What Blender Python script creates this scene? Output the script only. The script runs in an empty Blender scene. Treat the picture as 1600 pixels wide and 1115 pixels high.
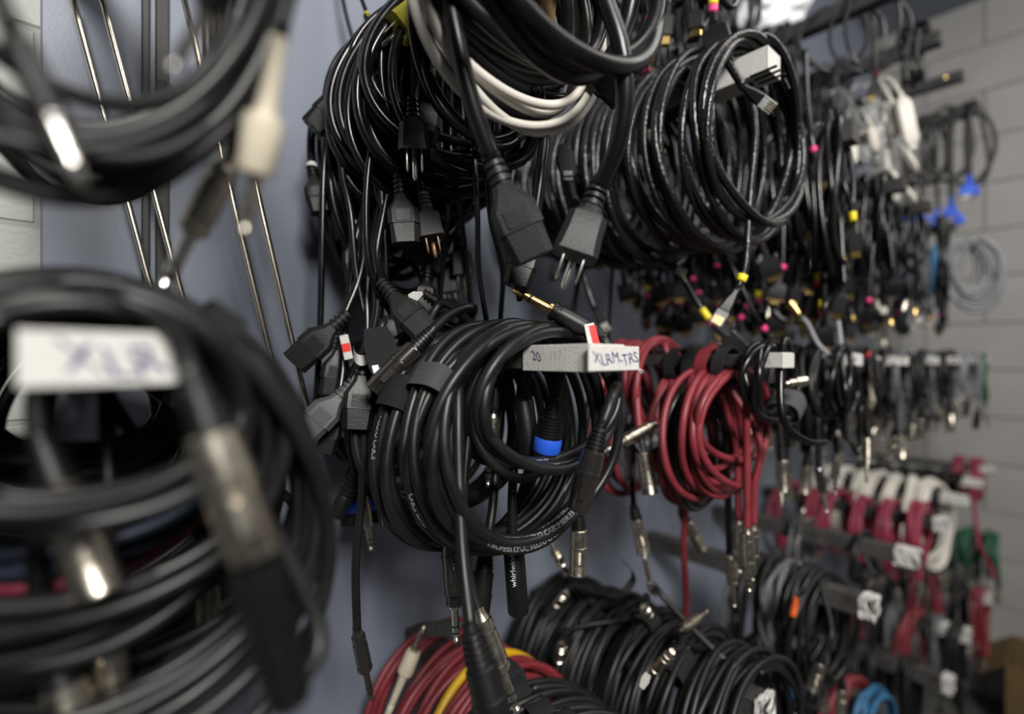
import bpy, bmesh, math, random, zlib
import numpy as np
from mathutils import Vector, Matrix

# ------------------------------------------------------------------ camera, world, lights, exposure
SC = bpy.context.scene
COL = SC.collection
S = 0.45                       # metres per layout unit (peg pitch 0.70 units = 31.5 cm)
F = 794.0                      # focal length in pixels of the 1600 px wide frame
WD = 1.55                      # wall distance from the camera, layout units
CZ = 1.45                      # camera height, metres
CY_, SY_ = 0.6609, 0.7505      # cos / sin of the camera yaw

cam = bpy.data.cameras.new('camera')
cam.sensor_width = 36.0
cam.lens = 36.0 * F / 1600.0
cam.shift_y = 2.5 / 1600.0
cam.clip_start = 0.01
cam.dof.use_dof = True
cam.dof.focus_distance = 0.47
cam.dof.aperture_fstop = 1.65
cam_ob = bpy.data.objects.new('camera', cam)
COL.objects.link(cam_ob)
cam_ob.location = (0, -WD * S, CZ)
cam_ob.rotation_euler = (math.pi / 2, 0, -math.atan2(CY_, SY_))
SC.camera = cam_ob

world = bpy.data.worlds.new('room_world')
SC.world = world
world.use_nodes = True
world.node_tree.nodes['Background'].inputs[0].default_value = (0.82, 0.88, 1.0, 1)
world.node_tree.nodes['Background'].inputs[1].default_value = 0.05


def area(name, loc, target, sx, sy, power, color=(1, 0.97, 0.92)):
    l = bpy.data.lights.new(name, 'AREA')
    l.shape = 'RECTANGLE'
    l.size, l.size_y, l.energy, l.color = sx, sy, power, color
    o = bpy.data.objects.new(name, l)
    COL.objects.link(o)
    o.location = loc
    o.rotation_euler = (Vector(target) - Vector(loc)).to_track_quat('-Z', 'Y').to_euler()
    return o


area('ceiling_lamp', (-0.40, -2.05, 2.50), (0.9, -0.1, 1.40), 0.55, 0.5, 70)
area('ceiling_lamp', (1.0, -1.15, 2.85), (1.0, -0.75, 0), 1.2, 0.30, 11)
area('ceiling_lamp', (2.1, -1.5, 2.85), (2.5, -0.9, 1.0), 1.0, 0.30, 13)

SC.view_settings.view_transform = 'Standard'
SC.view_settings.look = 'None'
SC.view_settings.gamma = 1.0
SC.view_settings.use_curve_mapping = False
SC.view_settings.exposure = 0.0


# ------------------------------------------------------------------ materials
MAT = {}


def mat(name, col, rough=0.5, metal=0.0, var=0.0, scale=60.0, bump=0.0, bscale=300.0, trans=0.0, ior=1.45, coat=0.0, spec=0.5):
    if name in MAT:
        return MAT[name]
    m = bpy.data.materials.new(name)
    m.use_nodes = True
    nt = m.node_tree
    b = nt.nodes['Principled BSDF']
    b.inputs['Base Color'].default_value = (*col, 1)
    b.inputs['Roughness'].default_value = rough
    b.inputs['Metallic'].default_value = metal
    b.inputs['Specular IOR Level'].default_value = spec
    if trans:
        b.inputs['Transmission Weight'].default_value = trans
        b.inputs['IOR'].default_value = ior
    if coat:
        b.inputs['Coat Weight'].default_value = coat
    tc = nt.nodes.new('ShaderNodeTexCoord')
    if var:
        n = nt.nodes.new('ShaderNodeTexNoise')
        n.inputs['Scale'].default_value = scale
        n.inputs['Detail'].default_value = 5
        nt.links.new(tc.outputs['Object'], n.inputs['Vector'])
        r = nt.nodes.new('ShaderNodeValToRGB')
        r.color_ramp.elements[0].position = 0.3
        r.color_ramp.elements[1].position = 0.75
        r.color_ramp.elements[0].color = (*[c * (1 - var) for c in col], 1)
        r.color_ramp.elements[1].color = (*[min(1, c * (1 + var)) for c in col], 1)
        nt.links.new(n.outputs['Fac'], r.inputs['Fac'])
        nt.links.new(r.outputs['Color'], b.inputs['Base Color'])
        mr = nt.nodes.new('ShaderNodeMapRange')
        mr.inputs['To Min'].default_value = max(0.05, rough - 0.1)
        mr.inputs['To Max'].default_value = min(1, rough + 0.12)
        nt.links.new(n.outputs['Fac'], mr.inputs['Value'])
        nt.links.new(mr.outputs['Result'], b.inputs['Roughness'])
    if bump:
        n2 = nt.nodes.new('ShaderNodeTexNoise')
        n2.inputs['Scale'].default_value = bscale
        n2.inputs['Detail'].default_value = 4
        nt.links.new(tc.outputs['Object'], n2.inputs['Vector'])
        bp = nt.nodes.new('ShaderNodeBump')
        bp.inputs['Strength'].default_value = bump
        bp.inputs['Distance'].default_value = 0.002
        nt.links.new(n2.outputs['Fac'], bp.inputs['Height'])
        nt.links.new(bp.outputs['Normal'], b.inputs['Normal'])
    MAT[name] = m
    return m


RUB = mat('black_rubber', (0.0085, 0.0085, 0.009), 0.40, var=0.25, scale=40, spec=0.4)
GLO = mat('black_vinyl', (0.0045, 0.0045, 0.005), 0.23, var=0.2, scale=50, spec=0.42)
ETH = mat('black_patch_vinyl', (0.008, 0.008, 0.009), 0.22, bump=0.5, bscale=260)
HVY = mat('heavy_cord_rubber', (0.0055, 0.0055, 0.006), 0.30, var=0.2, scale=40, spec=0.4)
RED = mat('red_rubber', (0.205, 0.024, 0.034), 0.45, var=0.2, scale=40)
PNKR = mat('faded_red_rubber', (0.24, 0.022, 0.05), 0.5, var=0.2, scale=30)
WHT = mat('white_vinyl', (0.62, 0.59, 0.53), 0.42, var=0.08, scale=40)
GRY = mat('grey_vinyl', (0.10, 0.105, 0.11), 0.35, var=0.2)
LGR = mat('silver_grey_vinyl', (0.20, 0.205, 0.22), 0.35, var=0.2)
GRN = mat('green_vinyl', (0.012, 0.09, 0.045), 0.4, var=0.2)
BLU = mat('blue_vinyl', (0.02, 0.12, 0.25), 0.4, var=0.2)
NAV = mat('navy_vinyl', (0.02, 0.03, 0.055), 0.4, var=0.2)
YEL = mat('yellow_vinyl', (0.62, 0.36, 0.01), 0.4)
CRM = mat('cream_plastic', (0.60, 0.54, 0.42), 0.42, var=0.1)
PLB = mat('black_plastic', (0.006, 0.006, 0.0065), 0.40, bump=0.15, bscale=900, spec=0.38)
PLG = mat('dark_grey_plastic', (0.013, 0.013, 0.0135), 0.45, bump=0.2, bscale=900, spec=0.35)
PGR = mat('mid_grey_plastic', (0.075, 0.075, 0.078), 0.5)
NIK = mat('satin_nickel', (0.62, 0.57, 0.48), 0.28, metal=1.0, var=0.1, scale=200)
CHR = mat('bright_chrome', (0.85, 0.83, 0.79), 0.26, metal=1.0)
BLM = mat('black_chrome', (0.10, 0.092, 0.085), 0.2, metal=0.85, coat=0.5)
GLD = mat('gold_plate', (0.75, 0.52, 0.20), 0.25, metal=1.0)
COP = mat('copper_plate', (0.75, 0.45, 0.28), 0.3, metal=1.0)
CLR = mat('clear_plastic', (0.90, 0.92, 0.92), 0.12, trans=0.75)
CLY = mat('clear_yellow_plastic', (0.75, 0.66, 0.10), 0.15, trans=0.7)
CLA = mat('amber_plastic', (0.75, 0.52, 0.22), 0.2, trans=0.6)
TAPE = mat('white_gaffer_tape', (0.58, 0.57, 0.545), 0.75, var=0.06, scale=120, bump=0.4, bscale=700)
TYEL = mat('yellow_tape', (0.85, 0.70, 0.02), 0.5)
TPNK = mat('pink_tape', (0.80, 0.05, 0.25), 0.5)
TBLU = mat('blue_tape', (0.02, 0.16, 0.55), 0.45)
TRED = mat('red_tape', (0.70, 0.03, 0.03), 0.5)
TORG = mat('orange_tape', (0.80, 0.14, 0.02), 0.5)
TGRY = mat('grey_tape', (0.45, 0.45, 0.46), 0.6)
BLUP = mat('blue_plastic', (0.02, 0.10, 0.62), 0.4)
VEL = mat('black_velcro', (0.020, 0.020, 0.021), 0.9, bump=1.0, bscale=900, spec=0.2)
VELG = mat('charcoal_velcro', (0.085, 0.085, 0.088), 0.9, bump=1.0, bscale=900, spec=0.2)
INK = mat('blue_black_ink', (0.05, 0.05, 0.16), 0.7)
INKF = mat('faded_ink', (0.45, 0.44, 0.46), 0.7)
PRN = mat('white_print', (0.62, 0.64, 0.68), 0.6)
PRNG = mat('grey_print', (0.26, 0.28, 0.31), 0.6)
DRK = mat('dark_socket', (0.004, 0.004, 0.004), 0.6)
PEG = mat('black_painted_wood', (0.028, 0.027, 0.027), 0.62, var=0.55, scale=35, bump=0.5, bscale=160)
PEGB = mat('weathered_black_wood', (0.05, 0.047, 0.045), 0.7, var=0.55, scale=30, bump=0.6, bscale=140)
STEEL = mat('rod_steel', (0.55, 0.50, 0.43), 0.25, metal=1.0)
STRIP = mat('black_strip_metal', (0.012, 0.012, 0.013), 0.4)
PANEL = mat('blue_grey_panel_paint', (0.190, 0.212, 0.268), 0.42, var=0.06, scale=6, bump=0.10, bscale=260)
BLOCK = mat('grey_block_paint', (0.345, 0.335, 0.32), 0.7, var=0.06, scale=8, bump=0.5, bscale=180)
MORT = mat('grey_mortar_paint', (0.325, 0.315, 0.30), 0.8, var=0.06, scale=20, bump=0.5, bscale=200)
BLOCKW = mat('pale_block_paint', (0.40, 0.415, 0.385), 0.6, var=0.06, scale=8, bump=0.4, bscale=180)
MORTW = mat('pale_mortar_paint', (0.33, 0.34, 0.315), 0.8, var=0.06, scale=20)
FLOOR = mat('concrete_floor', (0.10, 0.095, 0.09), 0.6, var=0.25, scale=5, bump=0.2, bscale=60)
CARD = mat('brown_cardboard', (0.13, 0.085, 0.03), 0.8, var=0.12, scale=8)


# ------------------------------------------------------------------ layout helpers
def W(x, d, z):
    """layout units (x along the wall, d out from the camera plane towards the wall, z from eye level) to metres"""
    return np.array((x * S, (d - WD) * S, CZ + z * S))


def at(u, v, dep):
    """the point of the room seen at (u, v) in the photograph, dep units along the view axis"""
    t, s = (u - 800) / F, (560 - v) / F
    lat = t * dep
    x = CY_ * dep + SY_ * lat
    d = SY_ * dep - CY_ * lat
    return W(x, d, s * dep)


CAMP = np.array((0, -WD * S, CZ))


# ------------------------------------------------------------------ object helpers
def thing(name, label, cat, loc, group=None):
    o = bpy.data.objects.new(name, None)
    o.empty_display_size = 0.02
    COL.objects.link(o)
    o.location = Vector(loc)
    o['label'] = label
    o['category'] = cat
    if group:
        o['group'] = group
    return o


def make_mesh(name, verts, faces, m, smooth=True, sharp=40):
    me = bpy.data.meshes.new(name)
    me.from_pydata([tuple(map(float, v)) for v in verts], [], faces)
    if smooth:
        me.shade_smooth()
        if sharp:
            me.set_sharp_from_angle(angle=math.radians(sharp))
    me.materials.append(m)
    return me


def link(name, me, parent=None, matrix=None):
    o = bpy.data.objects.new(name, me)
    COL.objects.link(o)
    if parent is not None:
        o.parent = parent
    if matrix is not None:
        o.matrix_local = matrix
    return o


def world_mesh(name, verts, faces, m, parent, smooth=True, sharp=40):
    """verts in metres in the room; parent is an unrotated Empty"""
    org = np.array(parent.location) if parent is not None else np.zeros(3)
    if parent is not None and parent.parent is not None:
        org = org + np.array(parent.parent.location)
    return link(name, make_mesh(name, np.asarray(verts) - org, faces, m, smooth, sharp), parent)


def box_data(c, sx, sy, sz, bev=0.0):
    """axis aligned box, chamfered edges"""
    b = min(bev, sx * .45, sy * .45, sz * .45)
    if b <= 0:
        vs = [(c[0] + i * sx / 2, c[1] + j * sy / 2, c[2] + k * sz / 2) for i in (-1, 1) for j in (-1, 1) for k in (-1, 1)]
        fs = [(0, 1, 3, 2), (4, 6, 7, 5), (0, 4, 5, 1), (2, 3, 7, 6), (0, 2, 6, 4), (1, 5, 7, 3)]
        return vs, fs
    vs, idx = [], {}
    for i in (-1, 1):
        for j in (-1, 1):
            for k in (-1, 1):
                for a in range(3):
                    o = [i * (sx / 2 - b), j * (sy / 2 - b), k * (sz / 2 - b)]
                    o[a] = (i, j, k)[a] * (sx, sy, sz)[a] / 2
                    idx[(i, j, k, a)] = len(vs)
                    vs.append((c[0] + o[0], c[1] + o[1], c[2] + o[2]))
    fs = []
    for a in range(3):
        p, q = (a + 1) % 3, (a + 2) % 3
        for s in (-1, 1):
            ring = []
            for (m_, n_) in ((-1, -1), (1, -1), (1, 1), (-1, 1)):
                t = [0, 0, 0]
                t[a], t[p], t[q] = s, m_, n_
                ring.append(idx[(*t, a)])
            fs.append(tuple(ring if s > 0 else ring[::-1]))
    for a in range(3):
        p, q = (a + 1) % 3, (a + 2) % 3
        for sp in (-1, 1):
            for sq in (-1, 1):
                e = []
                for sa in (-1, 1):
                    t = [0, 0, 0]
                    t[a], t[p], t[q] = sa, sp, sq
                    e.append((idx[(*t, p)], idx[(*t, q)]))
                f = (e[0][0], e[1][0], e[1][1], e[0][1])
                fs.append(f if sp * sq < 0 else f[::-1])
    for i in (-1, 1):
        for j in (-1, 1):
            for k in (-1, 1):
                f = tuple(idx[(i, j, k, a)] for a in range(3))
                fs.append(f if i * j * k > 0 else f[::-1])
    return vs, fs


def crumple(vs, fs, amp, seed, cuts=4):
    """torn, creased version of a box of tape"""
    bm = bmesh.new()
    bv = [bm.verts.new(v) for v in vs]
    for f in fs:
        bm.faces.new([bv[i] for i in f])
    bmesh.ops.subdivide_edges(bm, edges=list(bm.edges), cuts=cuts, use_grid_fill=True)
    rg = random.Random(seed)
    c = sum((v.co for v in bm.verts), Vector()) / len(bm.verts)
    for v in bm.verts:
        d = (v.co - c)
        v.co += Vector((rg.gauss(0, amp), rg.gauss(0, amp), rg.gauss(0, amp))) + d * rg.uniform(-.06, .06)
    bm.verts.index_update()
    V = [tuple(v.co) for v in bm.verts]
    Fs = [tuple(v.index for v in f.verts) for f in bm.faces]
    bm.free()
    return V, Fs


def tube_data(P, r, sides=8, cap=True):
    P = np.asarray(P, float)
    n = len(P)
    T = np.gradient(P, axis=0)
    T /= np.linalg.norm(T, axis=1)[:, None] + 1e-12
    N = np.zeros_like(T)
    a = np.array((0, 1.0, 0)) if abs(T[0][1]) < .9 else np.array((1.0, 0, 0))
    v = a - T[0] * a.dot(T[0])
    v /= np.linalg.norm(v)
    N[0] = v
    tl = T.tolist()
    x, y, z = v
    for i in range(1, n):
        tx, ty, tz = tl[i]
        dt = x * tx + y * ty + z * tz
        x -= tx * dt; y -= ty * dt; z -= tz * dt
        l = math.sqrt(x * x + y * y + z * z) + 1e-12
        x /= l; y /= l; z /= l
        N[i] = (x, y, z)
    B = np.cross(T, N)
    R = np.broadcast_to(np.asarray(r, float), (n,))
    ang = np.arange(sides) * 2 * math.pi / sides
    V = P[:, None, :] + R[:, None, None] * (N[:, None, :] * np.cos(ang)[None, :, None] + B[:, None, :] * np.sin(ang)[None, :, None])
    V = V.reshape(-1, 3)
    i = np.arange(n - 1)[:, None] * sides
    j = np.arange(sides)[None, :]
    k = (j + 1) % sides
    Fq = np.stack([i + j, i + k, i + sides + k, i + sides + j], -1).reshape(-1, 4)
    return V, Fq, n


def tube_obj(name, P, r, m, parent, sides=8):
    V, Fq, n = tube_data(P, r, sides)
    org = np.array(parent.location)
    if parent.parent is not None:
        org = org + np.array(parent.parent.location)
    me = bpy.data.meshes.new(name)
    nv, nq = len(V), len(Fq)
    me.vertices.add(nv)
    me.vertices.foreach_set('co', (V - org).ravel())
    caps = [list(range(sides))[::-1], list(range(nv - sides, nv))]
    loops = np.concatenate([Fq.ravel(), caps[0], caps[1]])
    me.loops.add(len(loops))
    me.loops.foreach_set('vertex_index', loops)
    starts = np.concatenate([np.arange(nq) * 4, [nq * 4, nq * 4 + sides]])
    me.polygons.add(nq + 2)
    me.polygons.foreach_set('loop_start', starts)
    me.update(calc_edges=True)
    me.validate()
    me.shade_smooth()
    me.materials.append(m)
    return link(name, me, parent)


def smooth_path(pts, ds, it=2):
    """Catmull-Rom through pts, resampled every ds metres"""
    P = np.asarray(pts, float)
    keep = np.ones(len(P), bool)
    keep[1:] = np.linalg.norm(np.diff(P, axis=0), axis=1) > 1e-5
    P = P[keep]
    A = np.vstack([2 * P[0] - P[1], P, 2 * P[-1] - P[-2]])
    p0, p1, p2, p3 = A[:-3], A[1:-2], A[2:-1], A[3:]
    # centripetal-like tangents
    l1 = np.sqrt(np.linalg.norm(p1 - p0, axis=1))[:, None] + 1e-9
    l2 = np.sqrt(np.linalg.norm(p2 - p1, axis=1))[:, None] + 1e-9
    l3 = np.sqrt(np.linalg.norm(p3 - p2, axis=1))[:, None] + 1e-9
    m1 = (p2 - p1) + l2 * ((p1 - p0) / l1 - (p2 - p0) / (l1 + l2))
    m2 = (p2 - p1) + l2 * ((p3 - p2) / l3 - (p3 - p1) / (l2 + l3))
    t = (np.arange(10) / 10.0)[None, :, None]
    h = ((2 * t**3 - 3 * t**2 + 1) * p1[:, None] + (t**3 - 2 * t**2 + t) * m1[:, None]
         + (-2 * t**3 + 3 * t**2) * p2[:, None] + (t**3 - t**2) * m2[:, None])
    Q = np.vstack([h.reshape(-1, 3), P[-1]])
    L = np.concatenate([[0], np.cumsum(np.linalg.norm(np.diff(Q, axis=0), axis=1))])
    n = max(4, int(L[-1] / ds) + 1)
    s = np.linspace(0, L[-1], n)
    R = np.stack([np.interp(s, L, Q[:, k]) for k in range(3)], 1)
    for _ in range(it):
        R[1:-1] = R[1:-1] * .5 + .25 * (R[:-2] + R[2:])
    return R


def frame_matrix(p, d, roll=0.0, ref=None):
    """local z along d, local y towards the viewer side, rolled"""
    z = Vector(d).normalized()
    ref = Vector(CAMP - np.asarray(p)) if ref is None else Vector(ref)
    y = ref - z * ref.dot(z)
    if y.length < 1e-6:
        y = Vector((0, 0, 1)) - z * z.z
    y.normalize()
    y = Matrix.Rotation(roll, 3, z) @ y
    x = y.cross(z)
    M = Matrix((x, y, z)).transposed().to_4x4()
    M.translation = Vector(p)
    return M


# ------------------------------------------------------------------ connector meshes (cached, z = 0 where the cable enters)
CACHE = {}


def lathe(profile, seg=16, ox=0.0, oy=0.0):
    vs, fs = [], []
    n = len(profile)
    for (z, r) in profile:
        for k in range(seg):
            a = 2 * math.pi * k / seg
            vs.append((ox + r * math.cos(a), oy + r * math.sin(a), z))
    for i in range(n - 1):
        for k in range(seg):
            l = (k + 1) % seg
            fs.append((i * seg + k, i * seg + l, (i + 1) * seg + l, (i + 1) * seg + k))
    fs.append(tuple(range(seg))[::-1])
    fs.append(tuple(range((n - 1) * seg, n * seg)))
    return vs, fs


def loft(secs, ox=0.0, oy=0.0):
    """secs: (z, width, height, chamfer[, xoff, yoff])"""
    vs, fs = [], []
    for s in secs:
        z, w, h, c = s[:4]
        xo, yo = (s[4], s[5]) if len(s) > 4 else (0, 0)
        w, h = w / 2, h / 2
        for (x, y) in ((w, -h + c), (w, h - c), (w - c, h), (-w + c, h), (-w, h - c), (-w, -h + c), (-w + c, -h), (w - c, -h)):
            vs.append((ox + xo + x, oy + yo + y, z))
    for i in range(len(secs) - 1):
        for k in range(8):
            l = (k + 1) % 8
            fs.append((i * 8 + k, i * 8 + l, (i + 1) * 8 + l, (i + 1) * 8 + k))
    fs.append(tuple(range(8))[::-1])
    n = len(secs)
    fs.append(tuple(range((n - 1) * 8, n * 8)))
    return vs, fs


def ribs(z0, z1, r0, r1, n, amp=0.0007):
    out = []
    for i in range(n):
        a, b = i / n, (i + .55) / n
        for (f, q) in ((a, amp), (b, amp), (b + .03 / n, -amp), ((i + .97) / n, -amp)):
            out.append((z0 + (z1 - z0) * f, max(0.0015, r0 + (r1 - r0) * f + q)))
    out.append((z1, r1))
    return out


def piece(key, fn, m, sharp=35):
    k = (key, m.name)
    if k not in CACHE:
        v, f = fn()
        CACHE[k] = make_mesh(key, v, f, m, True, sharp)
    return CACHE[k]


I4 = Matrix.Identity(4)


def plug(kind, parent, p, d, roll=0.0, body=None, boot=None, tip=None, scale=1.0, fine=True, label=None):
    """builds a connector as one part of the cable (sub-parts hang under it)"""
    M = frame_matrix(p, d, roll)
    M.translation = M.translation - Vector(parent.location)
    M = M @ Matrix.Scale(scale, 4)

    def sub(nm, key, fn, m, par, mtx=I4):
        return link(nm, piece(key, fn, m), par, mtx)
    if kind in ('xlr_m', 'xlr_f'):
        body = body or NIK
        boot = boot or PLB
        if kind == 'xlr_m':
            prof = [(.018, .0078), (.019, .0086), (.036, .0088), (.0365, .0095), (.0385, .0095), (.039, .0091), (.064, .0092), (.0645, .0095),
                    (.066, .0095), (.066, .0080), (.053, .0080), (.053, .0005)]
        else:
            prof = [(.018, .0078), (.019, .0086), (.034, .0094), (.0345, .0098), (.037, .0098), (.0375, .0092), (.060, .0092), (.061, .0086),
                    (.066, .0086), (.0665, .0078), (.0665, .0005)]
        b = link('plug', piece(kind, lambda: lathe(prof, 20), body), parent, M)
        sub('boot', 'xlr_boot', lambda: lathe([(-.004, .0042), (0, .0045)] + ribs(.001, .017, .0052, .0075, 5, .0006) + [(.022, .0078)], 16), boot, b)
        if fine:
            if kind == 'xlr_m':
                for a in (90, 210, 330):
                    ra = math.radians(a)
                    sub('pin', 'xlr_pin', lambda: lathe([(.052, .0011), (.063, .0011), (.064, .0006)], 8), NIK, b,
                        Matrix.Translation((.0042 * math.cos(ra), .0042 * math.sin(ra), 0)))
            else:
                for a in (90, 210, 330):
                    ra = math.radians(a)
                    sub('socket_hole', 'xlr_hole', lambda: lathe([(.066, .0016), (.0668, .0016)], 10), DRK, b,
                        Matrix.Translation((.0042 * math.cos(ra), .0042 * math.sin(ra), 0)))
                sub('latch', 'xlr_latch', lambda: loft([(.044, .005, .002, .0005), (.056, .005, .0026, .0005)], 0, .0095), body, b)
            for i in range(6):
                sub('grip_rib', 'xlr_rib', lambda: loft([(-.0005, .007, .0012, .0003), (.0005, .007, .0012, .0003)], 0, .0090), body, b,
                    Matrix.Translation((0, 0, .041 + i * .0022)))
        return b
    if kind == 'trs':
        body = body or NIK
        tip = tip or NIK
        prof = [(-.004, .0038), (0, .0042), (.004, .0055), (.0045, .0066), (.009, .0066), (.0095, .0058), (.012, .0058), (.0125, .0068),
                (.033, .0070), (.0335, .0062), (.0355, .0062), (.036, .0072), (.039, .0072), (.0395, .0050)]
        b = link('plug', piece('trs_body', lambda: lathe(prof, 16), body), parent, M)
        sh = sub('shaft', 'trs_shaft', lambda: lathe([(.039, .0050), (.0405, .0052), (.0415, .0052), (.042, .0032), (.056, .0032), (.0562, .0029), (.0575, .0029),
                 (.0577, .0032), (.0615, .0032), (.0617, .0029), (.063, .0029), (.0632, .0031), (.066, .0020), (.068, .0029),
                 (.0705, .0018), (.0715, .0004)], 12), tip, b)
        if fine:
            for z in (.0562, .0617):
                sub('insulator_ring', 'trs_ring%d' % int(z * 1e4), lambda: lathe([(z, .00315), (z + .0014, .00315)], 12), DRK, sh)
        return b
    if kind == 'trs_boot':       # moulded jack with a long tapering boot
        body = body or CRM
        tip = tip or NIK
        b = link('plug', piece('trs_boot', lambda: lathe([(0, .0036), (.030, .0048), (.0345, .0055), (.036, .0085), (.040, .0092), (.060, .0084), (.062, .0074)], 16), body), parent, M)
        sub('shaft', 'trs_boot_shaft', lambda: lathe([(.061, .0046), (.064, .0046), (.0645, .0032), (.086, .0032), (.0865, .0022), (.089, .0030), (.092, .0012)], 12), tip, b)
        return b
    if kind == 'mini':
        body = body or PLB
        b = link('plug', piece('mini_body', lambda: lathe([(0, .0026), (.008, .0034), (.0085, .0045), (.022, .0046), (.0225, .003)], 12), body), parent, M)
        sub('shaft', 'mini_shaft', lambda: lathe([(.022, .0018), (.033, .0018), (.0345, .0011), (.036, .0015), (.037, .0006)], 10), tip or GLD, b)
        return b
    if kind == 'iec':
        body = body or PLB
        b = link('plug', piece('iec_body', lambda: loft([(.012, .012, .011, .003), (.017, .014, .013, .003), (.027, .027, .017, .004), (.040, .0275, .0185, .004),
                 (.0402, .025, .0165, .0035), (.057, .0245, .016, .0045), (.0575, .0235, .015, .0045)]), body), parent, M)
        sub('strain_relief', 'iec_relief', lambda: lathe([(-.006, .0044)] + ribs(-.006, .013, .0050, .0062, 4, .0008), 12), body, b)
        if fine:
            for (x, y) in ((-.006, -.0015), (0, .0025), (.006, -.0015)):
                sub('slot', 'iec_slot', lambda: loft([(.0570, .0022, .0055, .0003), (.0578, .0022, .0055, .0003)]), DRK, b, Matrix.Translation((x, y, 0)))
            sub('label_pad', 'iec_pad', lambda: loft([(.028, .013, .0008, .0002), (.0385, .013, .0008, .0002)], 0, .0093), body, b)
        return b
    if kind == 'nema':
        body = body or PLB
        b = link('plug', piece('nema_body', lambda: loft([(.010, .012, .012, .003), (.015, .017, .016, .004), (.018, .0245, .020, .004), (.030, .0255, .0225, .004),
                 (.040, .0275, .024, .004), (.043, .0275, .024, .003)]), body), parent, M)
        sub('strain_relief', 'nema_relief', lambda: lathe([(-.007, .0046)] + ribs(-.007, .012, .0052, .0066, 4, .0009), 12), body, b)
        for x in (-.0063, .0063):
            sub('blade', 'nema_blade', lambda: loft([(.043, .0016, .0064, .0004), (.058, .0016, .0064, .0004), (.060, .0008, .004, .0002)], 0, .003), tip or NIK, b, Matrix.Translation((x, 0, 0)))
        sub('ground_pin', 'nema_pin', lambda: lathe([(.043, .0024), (.060, .0024), (.063, .0011)], 10, 0, -.0075), tip or NIK, b)
        return b
    if kind == 'rj45':
        b = link('plug', piece('rj45_boot', lambda: loft([(-.004, .0062, .0062, .0018), (.004, .0075, .0072, .002), (.012, .0105, .0085, .002), (.018, .0122, .0095, .0022), (.022, .0122, .0092, .0015)]), body or PLB), parent, M)
        h = sub('clear_head', 'rj45_head', lambda: loft([(.021, .0112, .0076, .0006), (.0365, .0117, .0080, .0006)]), tip or CLR, b)
        if fine:
            for i in range(4):
                sub('contact', 'rj45_contact', lambda: loft([(.0290, .0012, .0006, .0001), (.0367, .0012, .0006, .0001)], 0, .0041), GLD, h, Matrix.Translation(((i - 1.5) * .0023, 0, 0)))
            sub('latch', 'rj45_latch', lambda: loft([(.020, .005, .001, .0002, 0, -.0075), (.034, .005, .001, .0002, 0, -.0048)]), tip or CLR, h)
        return b
    if kind == 'vga':
        b = link('plug', piece('vga_hood', lambda: loft([(.016, .010, .009, .002), (.022, .013, .011, .002), (.026, .030, .0135, .003), (.050, .0315, .0145, .002), (.0505, .031, .014, .002)]), body or PLB), parent, M)
        sub('strain_relief', 'vga_relief', lambda: lathe([(-.005, .0040)] + ribs(-.005, .017, .0046, .0054, 4, .0006), 10), body or PLB, b)
        sub('flange', 'vga_flange', lambda: loft([(.0505, .0305, .0125, .001), (.0518, .0305, .0125, .001)]), tip or GLD, b)
        sub('shell', 'vga_shell', lambda: loft([(.0518, .0170, .0083, .002), (.0575, .0165, .0080, .002)]), tip or GLD, b)
        if fine:
            for x in (-.0125, .0125):
                sub('thumb_screw', 'vga_screw', lambda: lathe([(.019, .0026), (.027, .0028), (.0272, .0014), (.0550, .0013), (.0565, .0008)], 8), body or PLB, b, Matrix.Translation((x, 0, 0)))
        return b
    if kind == 'video':
        b = link('plug', piece('video_hood', lambda: loft([(.008, .007, .007, .002), (.014, .0105, .009, .002), (.018, .0205, .0105, .0025), (.042, .0205, .0105, .0025), (.0425, .0195, .0095, .002)]), body or PLB), parent, M)
        sub('strain_relief', 'video_relief', lambda: lathe([(-.008, .0036), (.012, .0042)], 10), body or PLB, b)
        sub('shell', 'video_shell', lambda: loft([(.0425, .0140, .0048, .001), (.0535, .0138, .0046, .001)]), tip or GLD, b)
        return b
    if kind == 'bnc':
        b = link('plug', piece('bnc_body', lambda: lathe([(0, .0030), (.008, .0036), (.0085, .0052), (.016, .0052), (.0165, .0070), (.027, .0072), (.0275, .0060), (.030, .0058), (.030, .0040), (.022, .0040), (.022, .0004)], 14), tip or NIK), parent, M)
        sub('boot', 'bnc_boot', lambda: lathe([(-.014, .0032), (.004, .0040), (.0045, .0034)], 10), boot or PLB, b)
        return b
    if kind == 'rca':
        b = link('plug', piece('rca_body', lambda: lathe([(0, .0026), (.010, .0042), (.020, .0050), (.0205, .0044), (.021, .0050), (.029, .0050), (.029, .0038), (.023, .0038), (.023, .0014), (.036, .0014), (.037, .0008)], 12), tip or GLD), parent, M)
        sub('sleeve', 'rca_sleeve', lambda: lathe([(-.002, .0028), (.010, .0046), (.018, .0054), (.0185, .0050)], 12), boot or PLB, b)
        return b
    if kind == 'speakon':
        b = link('plug', piece('speakon_body', lambda: lathe([(.012, .0075)] + ribs(.013, .030, .0115, .0120, 6, .0005) + [(.032, .0115), (.046, .0112), (.060, .0108), (.060, .009), (.050, .009), (.05, .0005)], 18), body or PLB), parent, M)
        sub('collar', 'speakon_collar', lambda: lathe([(.031, .0121), (.0335, .0127), (.043, .0127), (.0445, .0118)], 18), tip or BLUP, b)
        sub('boot', 'speakon_boot', lambda: lathe([(-.006, .0045)] + ribs(-.005, .013, .006, .0085, 5, .0006), 14), boot or PLB, b)
        return b
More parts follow.
